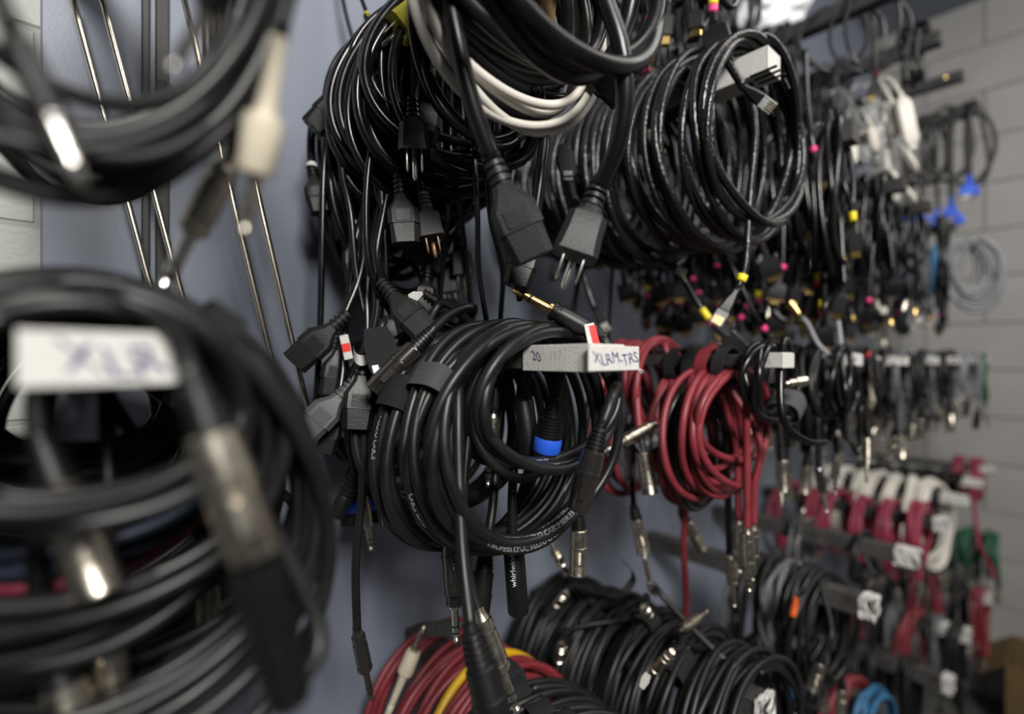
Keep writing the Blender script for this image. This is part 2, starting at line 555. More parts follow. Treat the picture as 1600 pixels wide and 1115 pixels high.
    if kind == 'coupler':        # in-line barrel, nothing plugged in
        b = link('plug', piece('coupler', lambda: lathe([(0, .006), (.004, .0092), (.005, .0098), (.062, .0098), (.064, .0090), (.064, .0078), (.052, .0078), (.052, .0005)], 20), body or PLB), parent, M)
        sub('boot', 'coupler_boot', lambda: lathe([(-.008, .0042), (.004, .0070)], 12), boot or PLB, b)
        return b
    if kind == 'barrel':
        b = link('plug', piece('barrel_body', lambda: lathe([(-.014, .0032)] + ribs(-.014, .004, .0040, .0052, 5, .0006) + [(.005, .0056), (.020, .0056), (.021, .003)], 12), body or PLB), parent, M)
        return b
    raise ValueError(kind)


# ------------------------------------------------------------------ cables
def lerp_params(vals, t):
    """smooth interpolation of one value per turn"""
    n = len(vals)
    x = np.clip(t, 0, n - 1 - 1e-6)
    i = x.astype(int)
    f = x - i
    f = f * f * (3 - 2 * f)
    v = np.asarray(vals)
    return v[i] * (1 - f) + v[np.minimum(i + 1, n - 1)] * f


def loops(X, z, d0, d1, rx, rz, turns, rng, jit=.07, lift=.03, thick=.03, pinch=.12, yaw=0.0, a0=0.0, lean=0.0, per=26):
    """turns hanging over a peg (layout units), as an array of (x, d, z)"""
    n = int(turns * per)
    t = np.linspace(0, turns, n)
    k = int(turns) + 2
    kx = [rx * (1 + rng.gauss(0, jit)) for _ in range(k)]
    kz = [rz * (1 + rng.gauss(0, jit)) for _ in range(k)]
    top = [lift + thick * rng.random() for _ in range(k)]
    cs = [rng.gauss(0, jit * rx * .5) for _ in range(k)]
    dd = [d0 + (d1 - d0) * (i + .5) / k + rng.gauss(0, abs(d1 - d0) * .10) for i in range(k)]
    RX, RZ, TP, C, D = (lerp_params(q, t) for q in (kx, kz, top, cs, dd))
    a = a0 + t * 2 * math.pi
    sx = np.sin(a) * RX * (1 - pinch * np.cos(a))
    ph = rng.random() * 6
    x = X + C + sx * math.cos(yaw) + lean * RZ * (1 - np.cos(a)) + .02 * rx * np.sin(3 * a + ph + t)
    d = D + sx * math.sin(yaw) + .012 * np.sin(2 * a + ph * 2 + 1.7 * t)
    zz = z + TP - RZ * (1 - np.cos(a)) + .015 * rz * np.sin(3 * a + ph + 2.1 * t)
    return np.stack([x, d, zz], 1)


def U2W(A):
    A = np.asarray(A, float)
    return np.stack([A[:, 0] * S, (A[:, 1] - WD) * S, CZ + A[:, 2] * S], 1)


def band(root, path, s_end, length, r, m, from_end=True, name='tape_band', sides=10):
    """a sleeve of tape round the cable, s_end metres from the cable end"""
    P = path[::-1] if from_end else path
    L = np.concatenate([[0], np.cumsum(np.linalg.norm(np.diff(P, axis=0), axis=1))])
    s = np.linspace(s_end, s_end + length, 4)
    Q = np.stack([np.interp(s, L, P[:, k]) for k in range(3)], 1)
    return tube_obj(name, Q, r, m, root, sides)


def strap_ring(root, path_loop, ang_mask, width, m, r, name='strap'):
    """hook-and-loop tie round the bundle where the loops pass through one region"""
    Q = path_loop[ang_mask]
    if len(Q) < 3:
        return None
    c = Q.mean(0)
    T = np.gradient(path_loop, axis=0)[ang_mask]
    ref = T[0]
    T = np.where((T @ ref)[:, None] < 0, -T, T).mean(0)
    T /= np.linalg.norm(T)
    e1 = np.array((0, 1.0, 0)); e1 = e1 - T * e1.dot(T); e1 /= np.linalg.norm(e1)
    e2 = np.cross(T, e1)
    q = Q - c
    w1 = np.abs(q @ e1).max() + r * 1.6
    w2 = np.abs(q @ e2).max() + r * 1.6
    vs, fs = [], []
    n = 20
    for (o, s) in ((0, -1), (0, 1), (.0012, 1), (.0012, -1)):
        for k in range(n):
            a = 2 * math.pi * k / n
            ca, sa = math.cos(a), math.sin(a)
            f = (abs(ca)**3 + abs(sa)**3)**(-1 / 3.)
            vs.append(c + T * s * width / 2 + e1 * (w1 + o) * ca * f + e2 * (w2 + o) * sa * f)
    for g in range(4):
        for k in range(n):
            l = (k + 1) % n
            h = (g + 1) % 4
            fs.append((g * n + k, g * n + l, h * n + l, h * n + k))
    return world_mesh(name, vs, fs, m, root)


def hang_strap(root, X, d, z, hw=.06, hh=.055, width=.020, m=None):
    """a tie looped over the peg, holding the coil under it"""
    c = W(X, d, z)
    P = [c + np.array((hw * S * math.sin(a) * (1 - .15 * math.cos(a)), 0, hh * S * math.cos(a))) for a in np.linspace(0, 2 * math.pi, 25)]
    vs, fs = [], []
    for p in P[:-1]:
        n = (p - c) / np.linalg.norm(p - c)
        for (o, s) in ((0, -1), (0, 1), (.0016, 1), (.0016, -1)):
            vs.append(p + n * o + np.array((0, s * width / 2, 0)))
    n_ = len(P) - 1
    for i in range(n_):
        j = (i + 1) % n_
        for g in range(4):
            h = (g + 1) % 4
            fs.append((i * 4 + g, i * 4 + h, j * 4 + h, j * 4 + g))
    return world_mesh('strap', vs, fs, m or VEL, root)


COUNT = [0]


def coil(label, X, z, d0, d1, rx, rz, turns, r, m, tails=(None, None), group=None, name='coiled_cable', cat='cable', seed=None, sides=8,
         ds=None, straps=(), strap_mat=None, strap_w=.02, bands=(), a0=0.0, auto=None, **kw):
    """one cable hanging in turns over a peg, with its connectors. tails: (points (u,v,depth), plug spec) or None"""
    COUNT[0] += 1
    rng = random.Random(seed if seed is not None else zlib.crc32(label.encode()))
    root = thing(name, label, cat, W(X, (d0 + d1) / 2, z), group)
    A = loops(X, z, d0, d1, rx, rz, turns, rng, a0=a0, **kw)
    LP = U2W(A)
    rr = r * S
    head, tail = [], []
    specs = []
    for idx, tl in enumerate(tails):
        if tl is None:
            specs.append(None)
            continue
        if tl == 'auto':
            e = A[0] if idx == 0 else A[-1]
            kinds, ext = auto
            sgn = rng.choice((-1, 1))
            zb = z - 2 * rz
            xx = X + sgn * rx * rng.uniform(.1, .9)
            dq = e[1] + rng.uniform(-.03, .03)
            L = rng.uniform(*ext)
            pts = [W(e[0] * .4 + xx * .6, dq, e[2] - .35 * rz), W(xx, dq, z - 1.1 * rz), W(xx + rng.uniform(-.03, .03), dq + rng.uniform(-.02, .02), zb - L)]
            dirn = np.array((rng.uniform(-.25, .25), rng.uniform(-.25, .25), -1.0))
            spec = rng.choice(kinds)
            specs.append((spec, dirn))
            tl_pts = pts
        else:
            tl_pts = [at(*q) for q in tl[0]]
            sp = tl[1]
            if sp is None:
                specs.append(None)
            else:
                tipp = at(*sp['to'])
                specs.append((sp, tipp - tl_pts[-1]))
        if idx == 0:
            head = tl_pts[::-1]
        else:
            tail = tl_pts
    P = np.vstack([np.array(head).reshape(-1, 3), LP, np.array(tail).reshape(-1, 3)])
    path = smooth_path(P, ds or max(rr * 1.6, .0065))
    cab = tube_obj('cable', path, rr, m, root, sides)
    for idx, sp in enumerate(specs):
        if sp is None:
            continue
        spec, dirn = sp
        p = path[0] if idx == 0 else path[-1]
        kw2 = {k: v for k, v in spec.items() if k not in ('to', 'kind', 'bands')}
        plug(spec['kind'], root, p, dirn, **kw2)
        for (s0, ln, bm) in spec.get('bands', ()):
            band(root, path, s0, ln, rr * 1.25 + .0004, bm, from_end=(idx == 1))
    for (ang, tol) in straps:
        # loops near one angle of the turns
        n = len(LP)
        tt = a0 + np.linspace(0, turns, n) * 2 * math.pi
        mask = np.abs(((tt - ang + math.pi) % (2 * math.pi)) - math.pi) < tol
        strap_ring(root, LP, mask, strap_w, strap_mat or VEL, rr)
    return root, path


def strand(label, pts, r, m, plug_end=None, plug_start=None, group=None, name='hanging_cable', cat='cable', sides=8):
    """one loose cable given by points (u, v, depth) of the photograph"""
    P = [at(*q) for q in pts]
    root = thing(name, label, cat, P[0], group)
    path = smooth_path(P, max(r * S * 1.6, .005), it=1)
    tube_obj('cable', path, r * S, m, root, sides)
    for sp, end in ((plug_end, 1), (plug_start, 0)):
        if not sp:
            continue
        p = path[-1] if end else path[0]
        kw2 = {k: v for k, v in sp.items() if k not in ('to', 'kind', 'bands')}
        plug(sp['kind'], root, p, at(*sp['to']) - p, **kw2)
        for (s0, ln, bm) in sp.get('bands', ()):
            band(root, path, s0, ln, r * S * 1.25 + .0004, bm, from_end=bool(end))
    return root, path


def glyphs(text, size):
    """flat letters as (verts, faces), x to the right, y up"""
    c = bpy.data.curves.new('letters', 'FONT')
    c.body = text
    c.size = size
    c.resolution_u = 3
    o = bpy.data.objects.new('letters', c)
    COL.objects.link(o)
    bpy.context.view_layer.update()
    dg = bpy.context.evaluated_depsgraph_get()
    me = o.evaluated_get(dg).to_mesh()
    vs = [tuple(v.co) for v in me.vertices]
    fs = [tuple(p.vertices) for p in me.polygons]
    o.evaluated_get(dg).to_mesh_clear()
    bpy.data.objects.remove(o)
    bpy.data.curves.remove(c)
    return vs, fs


def flat_text(parent, text, size, origin, ex, ey, m, wobble=0.0, seed=1, name='lettering'):
    """letters on a flat face; origin/ex/ey in metres, in the room"""
    vs, fs = glyphs(text, size)
    rng = random.Random(seed)
    ex, ey = np.array(ex, float), np.array(ey, float)
    ph = rng.random() * 6
    w = max(v[0] for v in vs)
    V = [np.array(origin) + ex * (v[0] - w / 2 + wobble * size * .12 * math.sin(v[1] / size * 5 + ph)) + ey * (v[1] - size * .35 + wobble * size * .10 * math.sin(v[0] / size * 3 + ph)) for v in vs]
    return world_mesh(name, V, fs, m, parent, smooth=False)


def cable_text(root, path, r, s0, text, size, m):
    """print along a cable on the side that faces the room"""
    vs, fs = glyphs(text, size)
    path = path[::-1]
    L = np.concatenate([[0], np.cumsum(np.linalg.norm(np.diff(path, axis=0), axis=1))])
    T = np.gradient(path, axis=0)
    V = []
    w = max(v[0] for v in vs)
    for v in vs:
        s = s0 + v[0]
        p = np.array([np.interp(s, L, path[:, k]) for k in range(3)])
        t = np.array([np.interp(s, L, T[:, k]) for k in range(3)])
        t /= np.linalg.norm(t)
        n = CAMP - p
        n = n - t * n.dot(t)
        n /= np.linalg.norm(n)
        b = np.cross(n, t)
        ph = (v[1] - size * .35) / r
        V.append(p + (r * 1.012 + .00008) * (n * math.cos(ph) + b * math.sin(ph)))
    return world_mesh('printed_lettering', V, fs, m, root, smooth=False)


# ------------------------------------------------------------------ the setting
def struct(name, vs, fs, m):
    o = link(name, make_mesh(name, vs, fs, m, False))
    o['kind'] = 'structure'
    return o


XE = 6.55 * S                     # end wall
vs, fs = box_data((1.0, -1.6, -0.05), 6.0, 4.4, 0.1)
struct('floor', vs, fs, FLOOR)
vs, fs = box_data((0.8, 0.0630, 1.5), 5.2, 0.10, 3.0)
back = struct('wall_back', vs, fs, MORTW)
vs, fs = box_data((XE + .1145, -1.6, 1.5), 0.10, 3.4, 3.0)
endw = struct('wall_end', vs, fs, MORT)
# the blue grey sheet the pegs are fixed to
x0, x1 = -0.041 * S, XE
vs, fs = box_data(((x0 + x1) / 2, 0.014, 1.5), x1 - x0, 0.028, 2.96, 0.002)
struct('wall_panel', vs, fs, PANEL)
rng = random.Random(5)
bm_e = [make_mesh('block', *box_data((0, 0, 0),   .05, .3965, .1965, .0025), BLOCK, False) for _ in range(1)]
for row in range(15):
    for c in range(-1, 4):
        y = -.2 - c * .4 - (.2 if row % 2 else 0)
        if y > .02:
            continue
        link('block', bm_e[0], endw, Matrix.Translation((XE + .0415 + rng.uniform(0, .0015), y, .1 + row * .2)))
bm_w = make_mesh('block', *box_data((0, 0, 0),   .3965, .05, .1965, .0025), BLOCKW, False)
for row in range(15):
    for c in range(2):
        link('block', bm_w, back, Matrix.Translation((-.22 - c * .4 + (.2 if row % 2 else 0), .035 + rng.uniform(0, .0015), .085 + row * .2)))

# black upright strip behind the rods, a screw and a scuff beside it
rt = thing('upright_strip', 'black metal upright strip fixed to the panel behind the four steel rods', 'strip', W(.165, 1.54, .9))
for i, (xx, ww, mm) in enumerate(((.150, .016, STRIP), (.184, .028, STRIP))):
    a = W(xx, 1.54, .62)
    vs, fs = box_data((a[0], a[1], a[2]), ww * S, .008, 1.15 * S, .001)
    world_mesh('rail', vs, fs, mm, rt, False)
sc_ = thing('screw', 'small cross head screw standing out of the panel beside the black upright strip', 'screw', at(257, 138, 1.18))
M = frame_matrix(at(257, 138, 1.18), (0, -1, 0))
M.translation -= sc_.location
link('head', piece('screw_head', lambda: lathe([(-.02, .0035), (0, .0035), (.0005, .0075), (.003, .0072), (.004, .005)], 14), PGR), sc_, M)
link('cross_slot', piece('screw_cross', lambda: loft([(.0032, .0014, .007, .0002), (.0044, .0014, .007, .0002)]), DRK), sc_, M)

# four leaning steel rods
for i, (a, b, nm) in enumerate((
        (((110, -15, 1.12)), (252, 510, 1.20), 'thin steel rod leaning on the panel, first one from the pale block wall'),
        (((156, -15, 1.12)), (300, 520, 1.20), 'thin steel rod leaning on the panel, crossing the black upright strip'),
        (((287, -5, 1.16)), (445, 650, 1.24), 'thin steel rod leaning on the panel, third one from the pale block wall'),
        (((331, -5, 1.16)), (482, 645, 1.24), 'thin steel rod leaning on the panel, the one closest to the power cords'))):
    p, q = at(*a), at(*b)
    rt = thing('steel_rod', nm, 'rod', q)
    tube_obj('rod', np.linspace(p, q, 12), .0032, STEEL, rt, 10)
    t = (q - p) / np.linalg.norm(q - p)
    tube_obj('end_cap', np.array([q - t * .002, q + t * .006]), .0038, STEEL, rt, 10)


# ------------------------------------------------------------------ pegs
def peg(label, X, z, w=.085, h=.038, dend=.536, m=None, tape=None, torn=False, tw=None, bev=.0012):
    root = thing('wooden_peg', label, 'peg', W(X, WD, z), 'wooden pegs on the panel')
    c0, c1 = W(X, WD, z), W(X, dend, z)
    ln = abs(c1[1] - c0[1])
    vs, fs = box_data((c0[0], (c0[1] + c1[1]) / 2, c0[2]), w * S, ln, h * S, bev)
    world_mesh('bar', vs, fs, m or PEG, root, False)
    if tape:
        ft, sl = tape
        tk = .0012
        if ft:
            vs, fs = box_data((c1[0], c1[1] - tk / 2, c1[2]), (tw or w) * S + .003, tk, h * S + .002, .0003)
            world_mesh('end_tape', vs, fs, TAPE, root, False)
        if sl:
            vs, fs = box_data((c1[0], c1[1] + sl * S / 2, c1[2] + .0004), w * S + 2 * tk, sl * S, h * S + 2 * tk, 0 if torn else .0005)
            if torn:
                vs, fs = crumple(vs, fs, .0010, int(X * 100))
            world_mesh('wrapped_tape', vs, fs, TAPE, root, False)
    return root, c1


pg0, e0 = peg('black peg with a wide blurred white tape label below the plugs', .026, 0, .100, .040, tape=(True, 0))
flat_text(pg0, 'XLR', .017, e0 + np.array((.002, -.0014, 0)), (1, 0, 0), (0, 0, 1), INK, 1.0, 3)
pg1, e1 = peg('black peg taped white and lettered XLRM-TRS inside the big black coil', .689, 0, .085, .042, tape=(False, .165))
# folded flag of tape on the end, lettered
vs, fs = box_data((e1[0] + .006, e1[1] - .0012, e1[2] + .0002), .062, .0016, .0190, .0004)
world_mesh('tape_flag', vs, fs, TAPE, pg1, False)
flat_text(pg1, 'XLRM-TRS', .0122, e1 + np.array((.007, -.0022, .0002)), (1, 0, 0), (0, 0, 1), INK, 1.0, 4)
sx = e1[0] - .085 * S / 2 - .0014
flat_text(pg1, '20', .011, np.array((sx, e1[1] + .058, e1[2] + .002)), (0, -1, 0), (0, 0, 1), INK, .8, 8)
flat_text(pg1, '117', .010, np.array((sx, e1[1] + .036, e1[2] + .003)), (0, -1, 0), (0, 0, 1), INKF, .8, 9)
tp = smooth_path([e1 + np.array((.036, -.001, -.008)), e1 + np.array((.042, -.002, -.010)), e1 + np.array((.050, .004, -.013)), e1 + np.array((.056, .012, -.010))], .002)
tube_obj('loose_thread', tp, .0006, TAPE, pg1, 6)
row0 = [(1.416, 'black peg with a small white tape label among the red cables'),
        (2.1, 'black peg with folded white tape just past the red cables'),
        (2.8, 'black peg with folded white tape, second past the red cables'),
        (3.5, 'black peg at eye level with a round white end, third past the red cables'),
        (4.2, 'black peg at eye level with a white end, fourth past the red cables'),
        (4.9, 'black peg at eye level with a white end, second last before the end wall'),
        (5.6, 'black peg at eye level, last before the grey end wall')]
PEGS0 = []
for i, (X, lb) in enumerate(row0):
    PEGS0.append(peg(lb, X, -.005 - .006 * (i > 1), .07, .034, dend=.536 if i else .52, tape=(True, .10 if i else .09), torn=i > 0))
flat_text(PEGS0[0][0], '1/4-TS', .0075, PEGS0[0][1] + np.array((-.075 * S / 2 - .0014, .02, 0)), (0, -1, 0), (0, 0, 1), INKF, .8, 12)
# upper row
peg('black peg above the blurred jack cables in the upper row', .016, .90, .06, .06, tape=(True, 0))
peg('black peg carrying the heavy power cords in the upper row', .689, .80, .06, .06, tape=(True, 0))
pg12, e12 = peg('black peg with white tape on its end carrying the patch cable coils', 1.397, .775, .072, .058, dend=.548, tape=(True, .17))
for q in range(3):
    b0 = e12 + np.array((-.018 + .012 * q, .004, -.0145))
    vs, fs = box_data(b0, .004, .03, .0012)
    world_mesh('tape_fold', vs, fs, DRK, pg12, False)
peg('bare brown black peg end above the pink banded video cables', 2.05, .785, .075, .075, dend=.53, m=PEGB)
peg('black peg among the white plastic pieces in the upper row', 2.8, .775, .06, .06)
peg('short black peg end over the far video cables, upper row', 3.35, .785, .06, .055)
peg('black peg end behind the white tags, upper row', 4.05, .80, .06, .05)
peg('black peg holding the round grey coil near the end wall', 4.9, .80, .06, .05)
# top row
peg('black peg out of sight above the patch cables, top row', 1.45, 1.75, .07, .06)
peg('black peg above the far video cables, top row', 2.15, 1.70, .07, .06)
peg('black peg with cable loops against the grey end wall, topmost in view', 2.85, 1.69, .07, .075)
peg('black peg with one short black hank near its end, top row', 3.61, 1.76, .07, .075)
pgs, es = peg('bare black peg with a brass screw in its side, top row', 4.36, 1.83, .07, .065)
pb = es + np.array((-.07 * S / 2, .04, 0.004))
M = frame_matrix(pb, (-1, 0, 0)); M.translation -= pgs.location
link('brass_screw', piece('brass_screw', lambda: lathe([(-.01, .003), (0, .0055), (.002, .005), (.0035, .002)], 10), GLD), pgs, M)
peg('black peg holding long loops with blue plugs, top row', 5.08, 1.84, .07, .065)
# lower rows
peg('black peg under the red and yellow coil at the bottom edge', .91, -.955, .07, .065, m=PEGB, dend=.75)
peg('black peg with torn white tape inside the big black jack cable coil', 1.5, -1.0, .075, .070, dend=.600, m=PEGB, tape=(False, .02), torn=True)
peg('weathered black peg with a torn white taped end above the bottom peg', 2.33, -.955, .075, .075, m=PEGB, tape=(False, .05), torn=True)
peg('weathered black peg with white tape, just above the torn taped one', 3.056, -.955, .075, .075, m=PEGB, tape=(False, .09), torn=True)
peg('black peg with white tape carrying the dark red coils', 3.79, -.955, .07, .065, m=PEG, tape=(False, .06), torn=True)
peg('thin black peg with white tape carrying the white coils', 4.55, -.955, .06, .055, m=PEG, tape=(False, .14), torn=True)
peg('thin black peg with white tape carrying a thin black coil', 5.25, -.955, .06, .05, m=PEG, tape=(False, .12), torn=True)
peg('thin black peg with white tape beside the pink red coil', 5.95, -.955, .06, .05, m=PEG, tape=(False, .14), torn=True)
peg('long bare black peg with a white taped end, lowest in view', 4.0, -1.96, .085, .085, m=PEGB, tape=(False, .05), torn=True)
peg('black peg wrapped in white tape in the lowest row', 4.65, -1.90, .08, .08, m=PEG, tape=(False, .16), torn=True)
peg('black peg with a white end among the far red cables, lowest row', 5.85, -2.02, .08, .08, m=PEG, tape=(False, .12), torn=True)

# ------------------------------------------------------------------ connector specs
def sp(kind, u, v, dep, **k):
    return dict(kind=kind, to=(u, v, dep), **k)


PI = math.pi

# ================================================================== eye-level row, first peg: big blurred XLR coils
XK = dict(m=RUB, strap_mat=VEL)
coil('black microphone cable coiled tightest round the white lettered peg, silver plug hanging out in front', .016, 0.02, .545, .60, .118, .088, 5, .0088, RUB,
     tails=(([(262, 500, .44), (288, 560, .41), (303, 602, .405)], sp('xlr_f', 392, 850, .415)),
            ([(505, 1010, .50), (452, 1075, .46), (431, 1010, .435)], sp('barrel', 398, 888, .42, scale=1.7))), sides=12, thick=.015, lift=.022, jit=.05)
coil('black microphone cable in wide loops, dim silver plug hanging inside the big blurred coil', .016, 0.02, .60, .70, .175, .16, 8, .0088, RUB,
     tails=(([(55, 620, .46), (66, 690, .46)], sp('xlr_m', 150, 905, .47)), None), sides=12, jit=.09)
coil('black microphone cable making the outermost wide loop around the white lettered peg', .016, 0.025, .585, .70, .215, .225, 7, .0090, RUB, tails=(None, None), sides=12, jit=.05,
     straps=((.55, .07),), strap_w=.016)
coil('black microphone cable behind the outermost loop, plug tips glinting low in the dark', .016, 0.02, .68, .84, .205, .235, 9, .0088, RUB,
     tails=(([(60, 960, .52), (80, 1010, .52)], sp('xlr_m', 110, 1100, .52)), ([(170, 900, .55), (165, 940, .55)], sp('trs', 176, 1060, .55))), sides=10, jit=.08)
coil('dark red cable glimpsed inside the big blurred black coil', .016, 0.02, .74, .80, .15, .155, 3, .0085, PNKR, sides=8, jit=.05)
coil('navy cable glimpsed beside the dark red one inside the big blurred coil', .016, 0.02, .70, .76, .155, .145, 3, .0085, NAV, sides=8, jit=.05)
coil('black cable deep in the big blurred coil, short plug glinting low', .016, 0.02, .86, 1.02, .20, .22, 9, .0088, RUB,
     tails=(([(318, 850, .70), (322, 880, .70)], sp('trs', 326, 990, .70)), None), sides=8, jit=.09)
coil('black cable in small turns close round the white lettered peg', .016, 0.02, .70, .95, .125, .10, 9, .0092, RUB, sides=8, jit=.16)
coil('black cable in small turns farther back on the white lettered peg', .016, 0.02, .95, 1.35, .13, .12, 10, .0092, RUB, sides=8, jit=.18)
coil('black cable filling the dark middle of the big blurred coil', .016, 0.02, .76, .92, .21, .25, 8, .0088, RUB, sides=8, jit=.12)
coil('black cable deep in the dark, widest turns of the big blurred coil', .016, 0.02, .92, 1.12, .22, .26, 8, .0088, RUB, sides=8, jit=.12)
coil('black cable hung nearest the panel behind the big blurred coil', .016, 0.02, 1.04, 1.30, .19, .2, 9, .0088, RUB,
     tails=(([(470, 800, 1.02), (482, 840, 1.02)], sp('barrel', 470, 875, 1.02)), None), sides=8, jit=.1)

# ================================================================== upper row, first peg: blurred jack cables
Z1 = .925
coil('black instrument cable in long loops ending in a cream jack with a tapering boot', .02, Z1, .52, .585, .165, .402, 3, .0078, RUB,
     tails=(([(470, -80, .46), (447, 0, .45), (436, 58, .445)], sp('trs_boot', 383, 358, .47, scale=.86)), None), sides=12, jit=.03, pinch=.05)
coil('black instrument cable with a bright chrome jack pointing down at the block wall', -.02, Z1, .53, .60, .185, .392, 3, .0076, RUB,
     tails=(([(-40, -90, .36), (-10, -20, .355), (21, 51, .355)], sp('trs', 125, 280, .36, body=PLB, tip=CHR, scale=.72)), None), sides=12, jit=.035, pinch=.05)
coil('black instrument cable with a bright chrome jack crossing above the pale screw', .01, Z1, .58, .70, .165, .378, 4, .0074, RUB,
     tails=(([(455, -200, .37), (425, -150, .365), (395, -108, .36)], sp('trs', 272, 104, .385, body=PLB, tip=CHR, scale=.74)), None), sides=10, jit=.04, pinch=.05)
coil('black instrument cable in the lowest blurred loop with a satin nickel jack pointing down', -.01, Z1, .55, .60, .195, .418, 2, .0078, RUB,
     tails=(([(420, 60, .58), (385, 190, .56), (358, 250, .55)], sp('trs', 268, 424, .55, scale=1.0, tip=CHR)), None), sides=12, jit=.02, pinch=.05)
coil('black cable in the middle of the blurred upper loops', .016, Z1, .70, .82, .17, .36, 4, .0078, RUB, sides=8, jit=.06)
coil('black cable at the back of the blurred upper loops, close to the panel', .016, Z1, .88, 1.05, .16, .345, 3, .0078, RUB, sides=8, jit=.06)

# ================================================================== upper row, second peg: power cords
ZP = .845
coil('heavy black extension cord in wide loops, square socket end hanging in front of the cords', .575, ZP, .50, .60, .205, .205, 3, .0150, HVY,
     tails=(([(702, -60, .80), (712, 50, .80), (738, 165, .82), (772, 258, .85)], sp('iec', 826, 385, .86, scale=1.32, body=PLG)),
            ([(935, -30, .83), (974, 90, .83), (970, 215, .86), (932, 300, .90)], sp('nema', 893, 412, .89, scale=1.28, body=PLG, tip=CHR))), sides=14, jit=.05, thick=.01)
coil('heavy black cord looped behind the square socket end, moulded plug tucked in the loop', .60, ZP, .62, .72, .20, .175, 4, .0128, HVY,
     tails=(([(890, 30, .98), (882, 60, 1.0), (900, 82, 1.0)], sp('iec', 936, 118, 1.02)), None), sides=12, jit=.06, thick=.012)
coil('white extension cord in loops among the black power cords', .62, ZP, .66, .74, .205, .212, 4, .0088, WHT, sides=10, jit=.085, thick=.012)
coil('heavy black cord with small grey print hanging between the white loops and the patch cables', .69, ZP, .76, .84, .18, .17, 4, .0120, HVY,
     tails=(([(850, 130, 1.02), (846, 40, 1.0)], None), ([(850, 190, 1.02), (845, 270, 1.0), (834, 352, 1.0)], sp('iec', 810, 436, .99))), sides=10, jit=.07, thick=.012)
coil('black power cord with an amber see-through plug inside the heavy loops', .66, ZP, .80, .88, .13, .16, 3, .0085, GLO,
     tails=(([(846, 110, 1.05), (848, 75, 1.05)], sp('nema', 846, 10, 1.05, body=CLA, tip=WHT)), None), sides=8)
coil('black power cord with a see-through yellow plug above the dense cords', .69, ZP, .86, .94, .16, .2, 4, .0095, GLO,
     tails=(([(700, -40, 1.12), (690, -20, 1.12), (672, -2, 1.12)], sp('nema', 628, 42, 1.10, body=CLY, scale=1.1)), None), sides=8)
GP = 'power cords on the second peg'
pw = [
    ('glossy black power cord with two sockets hanging one above the other', .94, 1.02, .17, .215,
     ([(676, -30, 1.14), (670, 10, 1.14), (669, 40, 1.14)], sp('iec', 664, 125, 1.14, scale=1.15)), ([(690, 90, 1.18), (684, 120, 1.18), (671, 135, 1.18)], sp('iec', 664, 205, 1.18, scale=1.1))),
    ('glossy black power cord with a shiny three prong plug over the tangle', 1.0, 1.08, .17, .22,
     ([(640, 20, 1.2), (655, 90, 1.14), (645, 168, 1.08)], sp('nema', 649, 285, 1.07, body=GLO, scale=1.08, tip=CHR)), ([(600, 110, 1.22), (612, 200, 1.2), (625, 285, 1.14)], sp('iec', 633, 368, 1.13, scale=1.12))),
    ('black power cord ending in a grey printed plug with copper prongs', 1.06, 1.14, .18, .225,
     ([(622, 120, 1.24), (640, 220, 1.2), (663, 312, 1.16)], sp('nema', 679, 392, 1.15, body=PGR, tip=COP, scale=.95)), ([(600, 330, 1.2), (588, 405, 1.18), (602, 448, 1.15)], sp('iec', 665, 520, 1.12, body=PLG, scale=1.15))),
    ('black power cord with a dusty grey socket pointing at the steel rods', 1.10, 1.18, .19, .23,
     ([(570, 330, 1.25), (566, 420, 1.23), (537, 496, 1.2)], sp('iec', 462, 565, 1.18, body=PLG, scale=1.2)), ([(560, 100, 1.32), (556, 130, 1.3), (545, 140, 1.3)], sp('iec', 500, 186, 1.28, scale=1.1))),
    ('black power cord with a black socket facing straight down over the dark strip', 1.14, 1.24, .20, .24,
     ([(585, 380, 1.22), (590, 480, 1.18), (568, 566, 1.12)], sp('iec', 558, 668, 1.10, scale=1.15)), ([(555, 380, 1.28), (545, 470, 1.27), (534, 530, 1.26)], sp('iec', 520, 602, 1.25, scale=1.1))),
    ('black power cord with a pale grey socket lowest by the steel rods', 1.20, 1.28, .20, .235,
     ([(575, 430, 1.24), (572, 540, 1.20), (546, 604, 1.16)], sp('iec', 478, 675, 1.13, body=PGR, scale=1.15)), ([(540, 500, 1.26), (535, 590, 1.22), (526, 628, 1.2)], sp('iec', 508, 698, 1.19, scale=.95))),
    ('black power cord with a bright bladed plug crossing the top of the bundle', 1.26, 1.34, .20, .225,
     ([(650, -30, 1.3), (630, -5, 1.3), (615, 15, 1.29)], sp('nema', 582, 92, 1.27)), ([(500, 160, 1.38), (486, 215, 1.36), (487, 262, 1.34)], sp('iec', 500, 322, 1.33, bands=((-.002, .007, TAPE),)))),
    ('black power cord with a white tape band at the edge of the bundle', 1.32, 1.40, .19, .23,
     ([(540, 200, 1.36), (546, 290, 1.33), (552, 362, 1.3)], sp('iec', 556, 430, 1.29, bands=((.004, .008, TAPE),))), ([(545, 230, 1.36), (530, 280, 1.36), (520, 305, 1.36)], sp('iec', 537, 358, 1.35))),
]
for i, (lb, d0, d1, rx, rz, t0, t1) in enumerate(pw):
    coil(lb, .69 + .05 * (d0 > 1.1), ZP, d0, d1, rx * (.85 if d0 > 1.1 else 1), rz, 5, .0112, GLO, tails=(t0, t1), group=GP, name='power_cord', cat='power cord', sides=9, jit=.15, thick=.02, yaw=-.25, pinch=.38)
coil('glossy black power cord hung hard against the panel at the back of the bundle', .75, ZP, 1.40, 1.48, .14, .21, 5, .0095, GLO, group=GP, name='power_cord', cat='power cord', sides=8, jit=.1, yaw=-.2)
